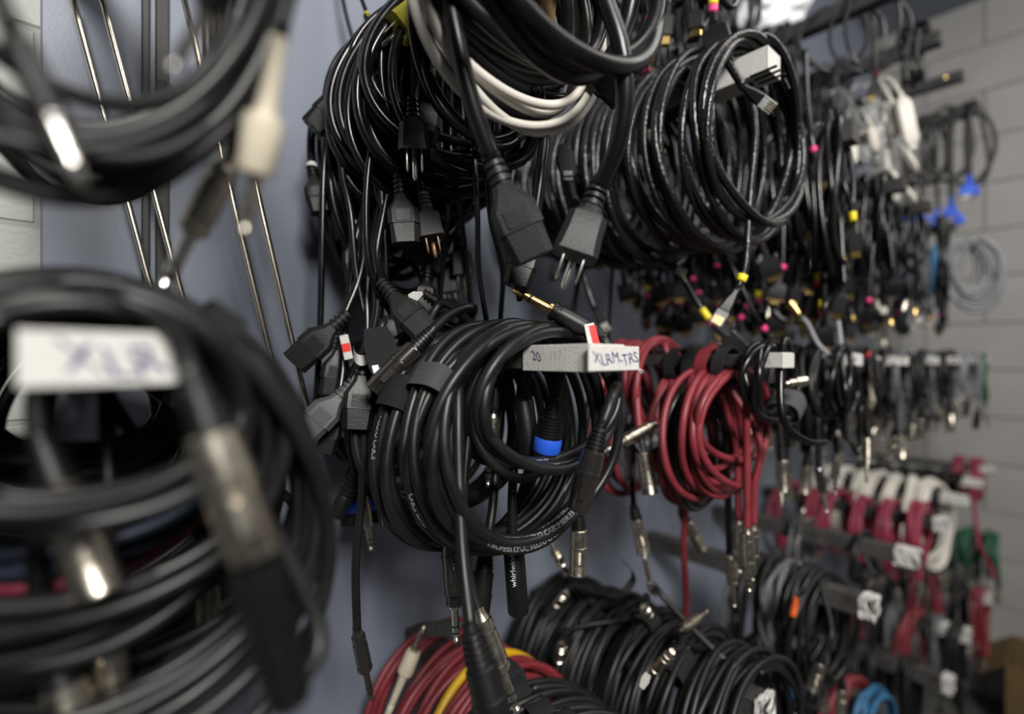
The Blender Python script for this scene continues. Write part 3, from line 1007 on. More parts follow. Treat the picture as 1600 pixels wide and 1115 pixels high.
coil('thin glossy black cord spread over the middle of the power cord bundle', .70, ZP, 1.02, 1.30, .175, .215, 6, .0085, GLO, group=GP, name='power_cord', cat='power cord', sides=8, jit=.12, yaw=-.3,
     tails=(([(520, 170, 1.3), (508, 240, 1.28), (503, 400, 1.27), (500, 520, 1.27), (494, 628, 1.27)], None), ([(600, 120, 1.2), (580, 230, 1.15), (572, 330, 1.14), (580, 430, 1.15), (612, 490, 1.2)], None)))
coil('thin glossy black cord with two strands hanging straight past the white tape bands', .70, ZP, .95, 1.2, .17, .23, 5, .0085, GLO, group=GP, name='power_cord', cat='power cord', sides=8, jit=.12, yaw=-.3,
     tails=(([(550, 170, 1.25), (534, 260, 1.23), (548, 330, 1.22), (556, 420, 1.22), (575, 520, 1.22)], None), ([(590, 180, 1.2), (596, 300, 1.2), (603, 420, 1.2), (592, 500, 1.2)], None)))

for i, (d0, rx, rz, lb) in enumerate(((1.12, .13, .30, 'glossy black power cord in a long narrow hank in the middle of the bundle'), (1.22, .14, .33, 'glossy black power cord in the longest narrow hank over the dark sockets'),
                                  (1.32, .13, .31, 'glossy black power cord in a long narrow hank by the white tape bands'), (1.40, .12, .30, 'glossy black power cord in a long narrow hank against the panel'))):
    coil(lb, .66, ZP, d0 - .04, d0 + .04, rx, rz, 4, .0108, GLO, group=GP, name='power_cord', cat='power cord', sides=8, jit=.12, thick=.02, yaw=-.3)

# cords with straight strands under the bundle
GS = 'thin cords hanging under the power bundle'
under = [
    ([(690, 230, 1.25), (700, 330, 1.25), (692, 420, 1.26), (684, 500, 1.27)], 'iec', (686, 540), 'thin black cord under the power bundle, closest to the copper pronged plug'),
    ([(705, 240, 1.22), (722, 350, 1.24), (735, 470, 1.26), (740, 540, 1.28)], None, None, 'thin shiny cord under the power bundle, straight and plain'),
    ([(742, 250, 1.12), (746, 330, 1.12), (748, 420, 1.14), (760, 500, 1.15)], None, None, 'glossy cord hanging from a knot under the power bundle'),
    ([(760, 270, 1.15), (768, 350, 1.16), (785, 420, 1.18), (782, 500, 1.2)], None, None, 'thin cord curving out towards the gold jack plug'),
    ([(770, 310, 1.1), (790, 360, 1.08), (806, 420, 1.08), (812, 470, 1.1)], None, None, 'thin black cord just behind the hanging square socket'),
    ([(715, 260, 1.3), (708, 360, 1.3), (694, 400, 1.32)], 'nema', (700, 440), 'black cord with a small pronged plug in the gap under the bundle'),
    ([(735, 260, 1.28), (722, 330, 1.3), (716, 372, 1.3)], 'nema', (722, 420), 'black cord with brass prongs in the shade of the bundle'),
    ([(668, 350, 1.26), (672, 400, 1.26), (668, 426, 1.26)], 'nema', (660, 490), 'black cord with pale prongs above the gold trimmed black plug'),
    ([(655, 330, 1.3), (640, 370, 1.3), (630, 372, 1.28)], 'iec', (662, 396), 'black cord with a grey edged socket lying sideways'),
    ([(640, 400, 1.3), (660, 440, 1.26), (668, 462, 1.24)], 'iec', (735, 505), 'black cord with a ribbed plug lying over the gap'),
    ([(575, 330, 1.33), (588, 430, 1.33), (600, 480, 1.33)], 'nema', (612, 545), 'black cord with dim prongs behind the velcro flag'),
]
for pts, k, to, lb in under:
    pts = [(pts[0][0], pts[0][1] - 130, pts[0][2] + .02)] + list(pts)
    strand(lb, pts, .0062, GLO, sp(k, to[0], to[1], pts[-1][2]) if k else None, group=GS)
strand('thin black cord with a yellow tape flag and small barrel plug above the bundle', [(552, -60, 1.42), (562, -10, 1.42), (572, 18, 1.42), (578, 40, 1.42)], .0058, GLO,
       sp('barrel', 588, 72, 1.42, bands=((.008, .008, TYEL),)))
strand('thin plain black cord falling against the bare panel', [(525, -80, 1.5), (536, 0, 1.5), (548, 50, 1.5), (566, 100, 1.5), (600, 160, 1.46)], .0062, RUB)
# velcro flag, paper tags
rt = thing('velcro_flag', 'black velcro flap with a small white mark beside the gold trimmed plug', 'strap', at(597, 550, 1.06))
M = frame_matrix(at(597, 550, 1.06), at(612, 600, 1.04) - at(585, 505, 1.08), -.25)
M.translation -= rt.location
link('flap', piece('flap', lambda: loft([(-.026, .022, .0016, .0006), (-.01, .030, .0018, .0006), (.012, .032, .0018, .0006), (.024, .028, .0016, .0006)]), VEL), rt, M)
link('white_mark', piece('flap_mark', lambda: loft([(.012, .006, .0004, .0001), (.021, .006, .0004, .0001)], -.010, .0011), PRN), rt, M)
rt = thing('paper_tag', 'curled white paper tag round a cord above the downward socket', 'tag', at(562, 555, 1.1))
c = [at(552, 548, 1.11), at(555, 558, 1.09), at(564, 564, 1.08), at(575, 560, 1.09), at(578, 550, 1.11)]
pp = smooth_path(c, .003)
V = [p + np.array((0, 0, o)) for p in pp for o in (-.005, .005)] + [p + np.array((.0005, .0008, o)) for p in pp for o in (-.005, .005)]
n_ = len(pp)
fs = [(2 * i, 2 * i + 2, 2 * i + 3, 2 * i + 1) for i in range(n_ - 1)] + [(2 * n_ + 2 * i, 2 * n_ + 2 * i + 1, 2 * n_ + 2 * i + 3, 2 * n_ + 2 * i + 2) for i in range(n_ - 1)]
world_mesh('paper', V, fs, TAPE, rt)
rt = thing('printed_tag', 'small red and white printed tag on a black socket', 'tag', at(541, 542, 1.2))
M = frame_matrix(at(541, 542, 1.19), at(548, 575, 1.19) - at(536, 520, 1.19), .2)
M.translation -= rt.location
link('tag_sheet', piece('tag_sheet', lambda: loft([(-.013, .009, .0006, .0002), (.013, .009, .0006, .0002)]), TAPE), rt, M)
link('red_print', piece('tag_red', lambda: loft([(-.004, .0085, .0003, .0001), (.005, .0085, .0003, .0001)], 0, .0005), TRED), rt, M)
rt = thing('paper_tag', 'small torn white tag standing off the grey socket', 'tag', at(645, 464, 1.12))
M = frame_matrix(at(640, 466, 1.12), at(655, 460, 1.12) - at(640, 466, 1.12), .1)
M.translation -= rt.location
link('paper', piece('torn_tag', lambda: loft([(0, .008, .0006, .0002), (.006, .010, .0006, .0002), (.014, .003, .0006, .0002)]), TAPE), rt, M)

# ================================================================== eye-level row, second peg: the big coil in focus
XC = .70
ctext = []
r_, p_ = coil('black audio cable in the round coil at the peg end, black chrome plug hanging inside', XC + .02, .0, .665, .715, .182, .132, 3, .0107, RUB,
              tails=(([(958, 560, .97), (950, 540, .985), (937, 525, .99)], sp('trs', 786, 443, 1.0, body=PLB, tip=GLD, scale=1.22)), ([(955, 620, .93), (948, 648, .92), (938, 668, .915)], sp('xlr_f', 905, 790, .92, body=BLM, scale=1.05))),
              sides=16, jit=.025, thick=.02, lift=.045, pinch=.05, a0=.42 * PI)
C1 = (r_, p_)
r_, p_ = coil('black audio cable in wide printed loops, lowest round the lettered peg', XC - .01, .0, .69, .77, .215, .205, 4, .0107, RUB, tails=(None, ([(560, 600, 1.15)], None)) if False else (None, None),
              sides=16, jit=.05, thick=.02, lift=.05, pinch=.06)
C2 = (r_, p_)
r_, p_ = coil('black audio cable bound with a pale fuzzy strap, one end hanging straight to the bottom', XC - .01, .0, .78, .88, .215, .225, 4, .0107, RUB,
              tails=(([(722, 560, .97), (716, 640, .92), (717, 740, .89), (722, 860, .85), (736, 985, .80)], sp('xlr_f', 775, 1130, .78, body=PLB, scale=1.32)), None),
              sides=14, jit=.045, thick=.025, lift=.05, straps=((-1.0, .10),), strap_mat=VELG, strap_w=.022)
C3 = (r_, p_)
r_, p_ = coil('black audio cable with a black strap marked by three white dashes', XC - .02, .0, .87, .97, .215, .235, 4, .0107, RUB, sides=12, jit=.05, thick=.025, lift=.05, straps=((-1.1, .10),), strap_w=.030,
              tails=(([(690, 470, 1.18), (672, 500, 1.16), (655, 535, 1.12), (637, 560, 1.1)], None), None))
C4 = (r_, p_)
GC = 'black audio cables on the lettered peg'
coil('black audio cable ending in a gold trimmed black plug that lies over the coil', XC, .0, 1.0, 1.10, .20, .21, 4, .0105, RUB, sides=10, jit=.06, thick=.03, lift=.05,
     tails=(([(745, 480, 1.16), (715, 484, 1.12), (690, 500, 1.09), (672, 520, 1.06)], sp('xlr_f', 588, 605, 1.03, body=BLM, scale=1.12)), None), straps=((.15, .08),), strap_w=.028)
coil('black audio cable with a black ribbed plug hanging beside a blue one', XC, .0, 1.12, 1.20, .18, .20, 4, .0102, RUB, sides=8, jit=.07, thick=.02,
     tails=(([(590, 590, 1.2), (588, 660, 1.2), (592, 705, 1.2)], sp('xlr_m', 612, 835, 1.19, body=BLM, scale=1.15)), None))
coil('black speaker cable with a blue collared plug seen through the coil', XC + .04, .0, .78, .90, .13, .14, 3, .0105, RUB, sides=10, jit=.06,
     tails=(([(880, 560, 1.0), (872, 600, 1.0), (866, 630, 1.0)], sp('speakon', 846, 745, 1.02)), None))
coil('black audio cable with a black barrel plug seen inside the round coil', XC, .0, .9, 1.0, .14, .17, 3, .0105, RUB, sides=10, jit=.06,
     tails=(([(812, 560, 1.05), (815, 600, 1.05), (816, 618, 1.05)], sp('coupler', 826, 690, 1.05)), ([(775, 600, 1.08), (772, 630, 1.08), (771, 645, 1.08)], sp('trs', 764, 735, 1.08))))
coil('black speaker cable hung near the panel with two blue collared plugs', XC, .0, 1.24, 1.36, .16, .19, 4, .0100, RUB, sides=8, jit=.08,
     tails=(([(560, 640, 1.42), (552, 710, 1.40), (548, 742, 1.40)], sp('speakon', 546, 850, 1.38)), ([(592, 640, 1.36), (584, 700, 1.34), (580, 735, 1.34)], sp('speakon', 586, 840, 1.34))))
coil('black audio cable flat against the panel behind the blue collared plugs', XC, .0, 1.36, 1.46, .15, .17, 4, .0098, RUB, sides=8, jit=.08, group=GC,
     tails=(([(585, 690, 1.3), (560, 745, 1.26), (545, 765, 1.25)], sp('barrel', 524, 805, 1.25, scale=1.6)), None))
strand('black cable hanging in front of the blue plugs with a dark jack at its end', [(600, 500, 1.15), (582, 560, 1.13), (570, 650, 1.12), (566, 770, 1.12), (556, 880, 1.12), (558, 985, 1.13)], .0098, RUB,
       sp('trs', 578, 1080, 1.14, body=BLM, tip=BLM, scale=1.05))
strand('thin black cable with a slim nickel jack left under the coils', [(560, 600, 1.3), (568, 700, 1.3), (566, 770, 1.3)], .0060, RUB, sp('trs', 582, 872, 1.3, scale=.95))
strand('black cable with a gold mini jack tucked behind the downward socket', [(630, 600, 1.22), (604, 640, 1.2), (596, 690, 1.2)], .0055, RUB, sp('mini', 604, 660, 1.19))
strand('black cable with a dark plug joined to a chrome ringed jack below the coils', [(720, 560, 1.16), (700, 660, 1.15), (690, 700, 1.1), (700, 770, 1.08), (703, 800, 1.07)], .0100, RUB, sp('xlr_f', 708, 895, 1.06, body=BLM, scale=1.12))
strand('chrome ringed black jack hanging under the dark plug', [(746, 560, 1.18), (726, 660, 1.17), (716, 800, 1.12), (712, 850, 1.1), (706, 872, 1.08)], .0080, RUB, sp('trs', 712, 980, 1.07, body=BLM, tip=CHR, scale=1.1))
strand('black cable ending in a black ribbed plug under the coil', [(800, 560, 1.18), (780, 660, 1.17), (770, 790, 1.12), (764, 830, 1.10), (760, 858, 1.1)], .0100, RUB, sp('xlr_m', 744, 990, 1.08, body=PLB, scale=1.15))
_, p_ = strand('black barrel plug lettered in white hanging under the coil', [(830, 560, 1.16), (810, 660, 1.15), (800, 780, 1.1), (801, 820, 1.1), (802, 850, 1.1)], .0100, RUB, sp('coupler', 808, 930, 1.1, scale=1.05))
WH = (_, p_)
strand('slim black cable with a nickel jack leaning over the black hanging plug', [(754, 560, 1.06), (734, 660, 1.05), (724, 800, 1.0), (730, 880, .98), (742, 935, .97), (750, 958, .965)], .0090, RUB, sp('trs', 790, 1062, .96, scale=1.25))
strand('nickel tipped plug hanging below the coil beside the bare panel', [(935, 560, 1.31), (915, 660, 1.30), (905, 740, 1.25), (904, 780, 1.22), (904, 800, 1.2)], .0090, RUB, sp('xlr_m', 903, 870, 1.2, scale=1.0))
strand('short nickel jack standing up from the lower coil', [(905, 905, 1.75), (892, 897, 1.7), (879, 884, 1.62)], .0070, RUB, sp('trs', 850, 826, 1.5))

# print along the loops
for (r_, p_), s0, txt, sz in ((C1, None, 'AUDIO CABLE SERIES', .0062), (C2, None, 'PROFESSIONAL AUDIO CABLE SERIES', .0068), (C3, None, 'CABLE SERIES', .006), (C4, None, 'AUDIO CABLE', .006)):
    L = np.concatenate([[0], np.cumsum(np.linalg.norm(np.diff(p_, axis=0), axis=1))])
    q = p_[:, 2] - .3 * p_[:, 1]
    for f in ((.40, .62, .84) if txt.startswith('PROF') else (.45, .75)):
        i = int(len(p_) * f)
        lo = max(0, i - 22)
        seg = p_[lo:i + 22]
        j = lo + int(np.argmin(seg[:, 2]))
        cable_text(r_, p_, .0107 * S, max(0.0, L[-1] - L[j] - .06), txt, sz, PRNG)
# three white dashes on the strap, strap letters
rt, _p = C4
for k in range(3):
    a = at(697 + 10.5 * k, 582 - 12.5 * k, 1.0)
    M = frame_matrix(a, at(700, 580, 1.0) - at(692, 590, 1.0), 0)
    M.translation -= rt.location
    link('white_dash', piece('dash', lambda: loft([(-.0035, .0040, .0006, .0002), (.0035, .0040, .0006, .0002)]), PRNG), rt, M)
M = frame_matrix(at(955, 520, .96), (0, 0, 1), 0)
rt = thing('printed_tag', 'red and white folded label sticking up behind the lettered peg end', 'tag', at(937, 523, .95))
M = frame_matrix(at(930, 545, .95), at(937, 512, .95) - at(944, 540, .95), .4)
M.translation -= rt.location
link('tag_sheet', piece('tag_sheet2', lambda: loft([(0, .011, .0008, .0002), (.022, .009, .0008, .0002)]), TAPE), rt, M)
link('red_print', piece('tag_red2', lambda: loft([(.003, .006, .0003, .0001), (.020, .006, .0003, .0001)], -.002, .0006), TRED), rt, M)
rt, _p = WH
a, b = at(800, 872, 1.07), at(803, 914, 1.07)
e = (a - b) / np.linalg.norm(a - b)
n = CAMP - a; n /= np.linalg.norm(n)
flat_text(rt, 'whirlwind', .0078, at(801, 892, 1.0745), e, np.cross(n, e), PRN)

# ================================================================== upper row, third peg: patch cable coils
ZE = .80
XE2 = 1.397
yb = dict(bands=((-.001, .006, TYEL),))
pt = [
    ('black patch cable at the peg end, clear plug pointing out past the white tape', .565, .63, .215, .235, 4,
     ([(1128, 75, 1.34), (1142, 105, 1.30), (1162, 136, 1.28)], sp('rj45', 1205, 168, 1.27, scale=1.15)), None),
    ('black patch cable in the wide front coil, yellow flag at its boot', .60, .68, .235, .265, 4,
     ([(1180, 200, 1.36), (1172, 300, 1.34), (1166, 400, 1.32), (1163, 425, 1.32), (1150, 455, 1.32)], sp('rj45', 1115, 510, 1.32, scale=1.25, bands=((.013, .008, TYEL),))), None),
    ('black patch cable second from the peg end, boot hanging under the coils', .68, .76, .235, .27, 5,
     ([(1112, 230, 1.45), (1108, 300, 1.44), (1103, 330, 1.44)], sp('rj45', 1100, 372, 1.44)), None),
    ('black patch cable with a clear plug lying on top of the coils', .76, .86, .235, .26, 5,
     ([(1160, 80, 1.46), (1150, 66, 1.47), (1146, 66, 1.48)], sp('rj45', 1126, 68, 1.5)), None),
    ('black patch cable bound by the wide velcro tie, clear plug beside the tie', .86, .95, .235, .265, 5,
     ([(1062, 120, 1.56), (1058, 105, 1.57), (1058, 98, 1.58)], sp('rj45', 1056, 78, 1.6)), None),
    ('black patch cable with a small yellow collar at its plug, lying on the coils', .95, 1.04, .23, .26, 5,
     ([(1068, 120, 1.6), (1058, 140, 1.56), (1050, 147, 1.54)], sp('rj45', 1014, 178, 1.54, bands=((-.001, .006, TYEL),))), None),
    ('black patch cable with a wide flat tie and a milky plug at the heavy cord', 1.04, 1.13, .23, .26, 5,
     ([(1045, 118, 1.62), (1025, 112, 1.62), (1012, 118, 1.62)], sp('rj45', 996, 132, 1.62)), ([(960, 290, 1.6), (990, 372, 1.58), (1018, 400, 1.57), (1034, 408, 1.56)], sp('rj45', 1080, 432, 1.55))),
    ('black patch cable with a pale plug beside the pronged plug', 1.13, 1.22, .22, .25, 5,
     ([(930, 260, 1.7), (945, 310, 1.66), (952, 318, 1.66)], sp('rj45', 975, 338, 1.66, tip=WHT)), ([(900, 360, 1.75), (912, 430, 1.72), (930, 485, 1.7)], sp('rj45', 952, 520, 1.7))),
    ('black patch cable behind the pronged plug, dusty boot hanging below', 1.22, 1.32, .22, .24, 5,
     ([(915, 330, 1.75), (924, 368, 1.72), (928, 385, 1.72)], sp('rj45', 942, 436, 1.72, body=PLG, tip=PLG)), ([(880, 360, 1.8), (860, 440, 1.8), (900, 400, 1.8), (930, 380, 1.8)], None)),
    ('black patch cable nearest the panel, hung behind the heavy cord', 1.34, 1.44, .20, .22, 5,
     ([(868, 260, 1.85), (872, 330, 1.84), (878, 350, 1.84)], sp('video', 882, 400, 1.83)), ([(896, 340, 1.8), (905, 420, 1.8), (893, 500, 1.82)], None)),
]
for i, (lb, d0, d1, rx, rz, n, t0, t1) in enumerate(pt):
    st = ()
    if i == 4:
        st = ((.25, .09),)
    if i in (1, 6):
        st = ((-.1, .07),)
    r_, p_ = coil(lb, XE2, ZE, d0, d1, rx, rz, n, .0098 if i % 3 else .0106, ETH, tails=(t0, t1), name='patch_cable', cat='patch cable', group='patch cables on the white taped peg',
                  sides=9 if i < 5 else 8, jit=.06, thick=.03, lift=.04, pinch=.04, yaw=-.12, straps=st, strap_w=.030 if i == 4 else .022)
strand('black cable with a dark video plug lettered in white behind the heavy cord', [(940, 120, 1.62), (930, 250, 1.50), (918, 330, 1.40), (902, 312, 1.38), (895, 300, 1.38)], .0070, GLO, sp('video', 884, 250, 1.38, scale=1.1, tip=PLB))
a = at(886, 270, 1.36)
rt = [o for o in bpy.data.objects if o.name.startswith('hanging_cable') and 'lettered in white behind' in o.get('label', '')][0]
n = CAMP - a; n /= np.linalg.norm(n)
e = np.cross((0, 0, 1.0), n); e /= np.linalg.norm(e)
flat_text(rt, 'SBR', .0070, at(888, 270, 1.360), e, np.cross(n, e), PRN)
flat_text(rt, 'CABLES', .0034, at(888, 279, 1.360), e, np.cross(n, e), PRN)
strand('black thin cable falling straight past the gap to the lettered peg', [(962, 300, 1.8), (958, 400, 1.8), (953, 480, 1.8), (950, 550, 1.82)], .0062, GLO)


# ================================================================== hanks that fill a peg
ORD = 'first second third fourth fifth sixth seventh eighth ninth tenth eleventh twelfth thirteenth fourteenth fifteenth'.split()


def hank_row(X, z, d0, d1, n, rx, rz, turns, r, m, labels, group, kinds, ext, seed, name='coiled_cable', cat='cable', sides=7, jit=.12, tails=2, mats=None, **kw):
    rg = random.Random(seed)
    for i in range(n):
        a = d0 + (d1 - d0) * i / max(1, n - 1)
        lb = labels[i] if isinstance(labels, (list, tuple)) else labels + ', ' + ORD[i] + ' from the peg end'
        mm = mats[i % len(mats)] if mats else m
        coil(lb, X + rg.uniform(-.01, .01), z, a - .03, a + .04, rx * rg.uniform(.8, 1.15), rz * rg.uniform(.85, 1.15), turns, r * rg.uniform(.9, 1.1), mm,
             tails=('auto' if tails > 0 else None, 'auto' if tails > 1 else None), auto=(kinds, ext), group=group, name=name, cat=cat, seed=seed + i * 7, sides=sides, jit=jit,
             a0=rg.choice((0, PI)), yaw=rg.uniform(-.35, .2), per=20, **kw)


def k(kind, **o):
    return dict(kind=kind, **o)


PB = ((.002, .008, TPNK),)
YB = ((.002, .008, TPNK), (.012, .013, TYEL))
VID = [k('vga', bands=PB, fine=False), k('vga', bands=PB, fine=False), k('vga', bands=YB, fine=False), k('video', bands=PB), k('video', bands=YB), k('video', body=PLG)]
FARV = [k('video'), k('video', bands=PB), k('bnc', fine=False), k('rca'), k('rj45', fine=False, tip=WHT), k('vga', fine=False, tip=NIK)]
JCK = [k('trs', fine=False), k('trs', fine=False), k('xlr_m', fine=False), k('xlr_f', fine=False), k('trs', fine=False, body=BLM)]
# pink banded video cables, upper row fourth peg: the strands seen singly
vs_ = [
    ('black video cable with a pink band and gold plug nearest the bare brown peg end', [(1262, 170, 1.80), (1268, 215, 1.78), (1272, 238, 1.78)], sp('video', 1288, 305, 1.77, scale=1.15, bands=((.000, .009, TPNK),))),
    ('black video cable with yellow and pink bands over a ribbed grey hood', [(1232, 180, 1.85), (1243, 260, 1.83), (1255, 312, 1.83)], sp('video', 1274, 385, 1.82, scale=1.2, body=PLG, bands=((.004, .009, TPNK), (.016, .017, TYEL)))),
    ('black video cable with blue and pink bands over a square plug', [(1172, 250, 1.88), (1178, 330, 1.86), (1190, 382, 1.85)], sp('vga', 1210, 440, 1.84, scale=1.1, bands=((.002, .009, TPNK), (.012, .022, TBLU)))),
    ('black video cable with a single pink band and a plain hood, below the patch coils', [(1092, 300, 1.95), (1110, 370, 1.92), (1121, 422, 1.9)], sp('vga', 1132, 500, 1.9, bands=((.002, .009, TPNK),))),
    ('long black video cable with yellow and pink bands reaching down to the red cables', [(1040, 330, 1.7), (1060, 420, 1.66), (1098, 485, 1.62), (1118, 510, 1.6)], sp('vga', 1158, 552, 1.58, bands=((.003, .009, TPNK), (.014, .018, TYEL)))),
    ('long black video cable with a pink band crossing behind the yellow flagged boot', [(1115, 340, 1.85), (1150, 430, 1.8), (1185, 500, 1.78), (1196, 516, 1.78)], sp('video', 1232, 565, 1.77, bands=((.000, .008, TPNK),))),
    ('black video cable with a gold edged plug hanging first above the gap', [(972, 330, 2.0), (972, 400, 2.0), (973, 425, 2.0)], sp('vga', 983, 475, 2.0, bands=((.002, .007, TPNK),))),
    ('black video cable with a gold edged plug hanging second above the gap', [(1000, 330, 2.05), (1012, 400, 2.02), (1018, 430, 2.0)], sp('vga', 1036, 470, 2.0)),
    ('black video cable with a gold edged plug hanging third above the gap', [(1050, 330, 2.05), (1062, 380, 2.03), (1062, 425, 2.02)], sp('vga', 1062, 470, 2.0)),
    ('black video cable with a gold plug hanging tilted by two yellow sleeves', [(1300, 260, 1.95), (1305, 330, 1.92), (1297, 410, 1.9)], sp('vga', 1286, 480, 1.88, bands=((.002, .008, TPNK),))),
    ('black video cable with a pink band above a gold plug near the hanging white cable', [(1270, 330, 1.95), (1278, 395, 1.93), (1276, 412, 1.92)], sp('vga', 1262, 470, 1.9, bands=((.001, .007, TPNK),))),
    ('black video cable with a yellow sleeve, upper one of two beside the dense cables', [(1304, 296, 1.82), (1310, 330, 1.82), (1314, 370, 1.82)], sp('video', 1320, 430, 1.82, bands=((.004, .014, TYEL),))),
    ('black video cable with a yellow sleeve, lower one of two beside the dense cables', [(1298, 296, 1.84), (1306, 370, 1.84), (1314, 420, 1.84)], sp('video', 1330, 480, 1.84, bands=((.006, .015, TYEL),))),
    ('black video cable with a yellow sleeve against the far dense cables', [(1320, 292, 1.79), (1330, 320, 1.79), (1334, 350, 1.79)], sp('video', 1338, 420, 1.79, bands=((.005, .014, TYEL),))),
    ('thin grey cable with a gold plug curving under the video cables', [(1190, 420, 1.95), (1200, 470, 1.93), (1228, 500, 1.92), (1238, 485, 1.9)], sp('bnc', 1252, 500, 1.9, tip=GLD)),
    ('silver grey cable with a gold plug looping down onto the black peg', [(1310, 560, 1.8), (1280, 540, 1.82), (1262, 505, 1.85), (1252, 495, 1.86)], sp('bnc', 1240, 480, 1.87, tip=GLD)),
]
for lb, pts, s_ in vs_:
    pts = [(pts[0][0] - 4, pts[0][1] - 90, pts[0][2] + .05)] + pts
    strand(lb, pts, .0088 if 'thin' not in lb else .006, LGR if 'grey cable' in lb else GLO, s_, name='video_cable', cat='video cable')
hank_row(2.05, .80, .60, 1.42, 15, .075, .235, 4, .0100, GLO, 'banded black video cable on the bare brown peg', 'video cables on the bare brown peg', VID, (.02, .14), 100,
         name='video_cable', cat='video cable', lift=.04)
hank_row(2.8, .79, .62, 1.40, 12, .08, .23, 4, .0095, GLO, 'black cable on the peg behind the bare brown one', 'cables behind the bare brown peg', FARV, (.0, .14), 300, lift=.04)
hank_row(3.35, .79, .62, 1.30, 9, .10, .20, 4, .0095, GLO, 'dark cable under the short black upper peg', 'cables under the short peg end', FARV, (.02, .16), 500, lift=.04, sides=6,
         mats=[GLO, GLO, GRY, GLO, LGR])
hank_row(4.05, .81, .60, 1.30, 8, .11, .22, 4, .0100, GLO, 'dark cable in the farthest dense upper bunch', 'cables in the farthest upper bunch', FARV, (.02, .12), 700, lift=.04, sides=6, mats=[GLO, GRY, NAV])
# round grey coil at the end wall
coil('silver grey cable in a round coil against the end wall', 4.9, .81, .50, .64, .14, .20, 13, .015, LGR, sides=6, jit=.14, thick=.03, yaw=-1.25)
coil('blue grey cable hanging beside the round grey coil', 4.9, .81, .72, .78, .14, .22, 3, .014, BLU, sides=6, tails=('auto', None), auto=([k('bnc', fine=False)], (.05, .1)))
hank_row(4.9, .81, .85, 1.3, 4, .16, .22, 5, .011, RUB, 'black cable behind the round grey coil', 'cables behind the round grey coil', [k('rj45', fine=False, tip=WHT), k('bnc', fine=False)], (.05, .15), 800, sides=6)

# top row: bunches hanging into view
hank_row(1.45, 1.78, .72, 1.04, 8, .08, .345, 4, .0098, GLO, 'black video cable hanging above the patch cables', 'video cables above the patch cables', VID, (-.02, .12), 900, name='video_cable', cat='video cable', sides=6)
hank_row(2.15, 1.73, .98, 1.40, 7, .11, .24, 4, .0098, GLO, 'black video cable at the top edge beyond the patch cables', 'video cables at the top edge', VID, (-.02, .1), 1000, name='video_cable', cat='video cable', sides=6, mats=[GLO, GLO, GRY])
hank_row(2.85, 1.73, 1.08, 1.42, 6, .12, .25, 4, .0100, GLO, 'black cable bunched along the topmost peg in view', 'cables along the topmost peg', VID + FARV, (-.02, .1), 1200, sides=6)
hank_row(3.61, 1.80, 1.02, 1.40, 6, .11, .22, 4, .0100, GLO, 'black cable bunched on the second high peg', 'cables on the second high peg', VID + FARV, (-.02, .1), 1400, sides=6)
coil('thin black cable in two open loops with a red band against the end wall', 2.85, 1.70, .64, .74, .13, .20, 2, .0085, GLO, sides=7, jit=.15, yaw=-.9, tails=('auto', None), auto=([k('video', bands=((.001, .012, TRED),))], (-.1, -.05)))
coil('thin black cable in a wide open loop against the end wall', 2.85, 1.70, .78, .90, .17, .17, 2, .0085, GLO, sides=7, jit=.15, yaw=-.9)
coil('short black hank tied near the end of the third high peg', 3.61, 1.80, .62, .70, .055, .16, 7, .0095, GLO, sides=7, jit=.1, straps=((0.0, .2),), strap_w=.03)
for i, (dd, lb) in enumerate(((.60, 'long black cable loop at the very tip of the far high peg, blue plug low'), (.72, 'long black cable loop with a blue plug halfway down, far high peg'),
                              (.84, 'long black cable with clipped strands, third from the tip of the far high peg'), (.98, 'long black cable loop nearest the panel on the far high peg'))):
    coil(lb, 5.08, 1.88, dd - .03, dd + .03, .13, .30 + .03 * (i % 2), 2, .014, RUB, sides=6, jit=.14, yaw=-1.1, tails=('auto', 'auto'), auto=([k('vga', body=BLUP, tip=NIK, fine=False, scale=1.3), k('vga', body=BLUP, tip=NIK, fine=False, scale=1.3)], (-.25, .12)), seed=40 + i)
coil('black cable on the bare screwed peg hanging near the panel', 4.36, 1.86, 1.0, 1.2, .10, .22, 4, .011, GLO, sides=6, jit=.12)

# white and clear plastic pieces hung in the upper row
def white_piece(u, v, dep, u2, v2, w, m, lb, kind=0):
    a, b = at(u, v, dep), at(u2, v2, dep)
    L = np.linalg.norm(b - a)
    rt = thing('plastic_adapter', lb, 'adapter', a, 'white and clear plastic pieces')
    M = frame_matrix(a, b - a, .3 * ((u * 7) % 5 - 2))
    M.translation -= rt.location
    q = L / .06
    body = link('shell', make_mesh('shell', *loft([(0, w * .5, w * .35, w * .1), (.006 * q, w * .9, w * .6, w * .15), (.012 * q, w, w * .7, w * .15), (.052 * q, w, w * .7, w * .15), (.06 * q, w * .8, w * .55, w * .15)]), m), rt, M)
    link('collar', make_mesh('collar', *lathe([(-.012, w * .14), (0, w * .18), (.002, w * .25)], 8), m), rt, M)
    link('end_cap', make_mesh('end_cap', *loft([(.06 * q, w * .6, w * .4, w * .1), (.066 * q, w * .55, w * .35, w * .1)]), m), rt, M)
    c = [a, a + np.array((0, .01, .03)), a + np.array((.01, .03, .06)), a + np.array((.0, .05, .05))]
    tube_obj('lead', smooth_path(c, .006), .0028, m, rt, 6)


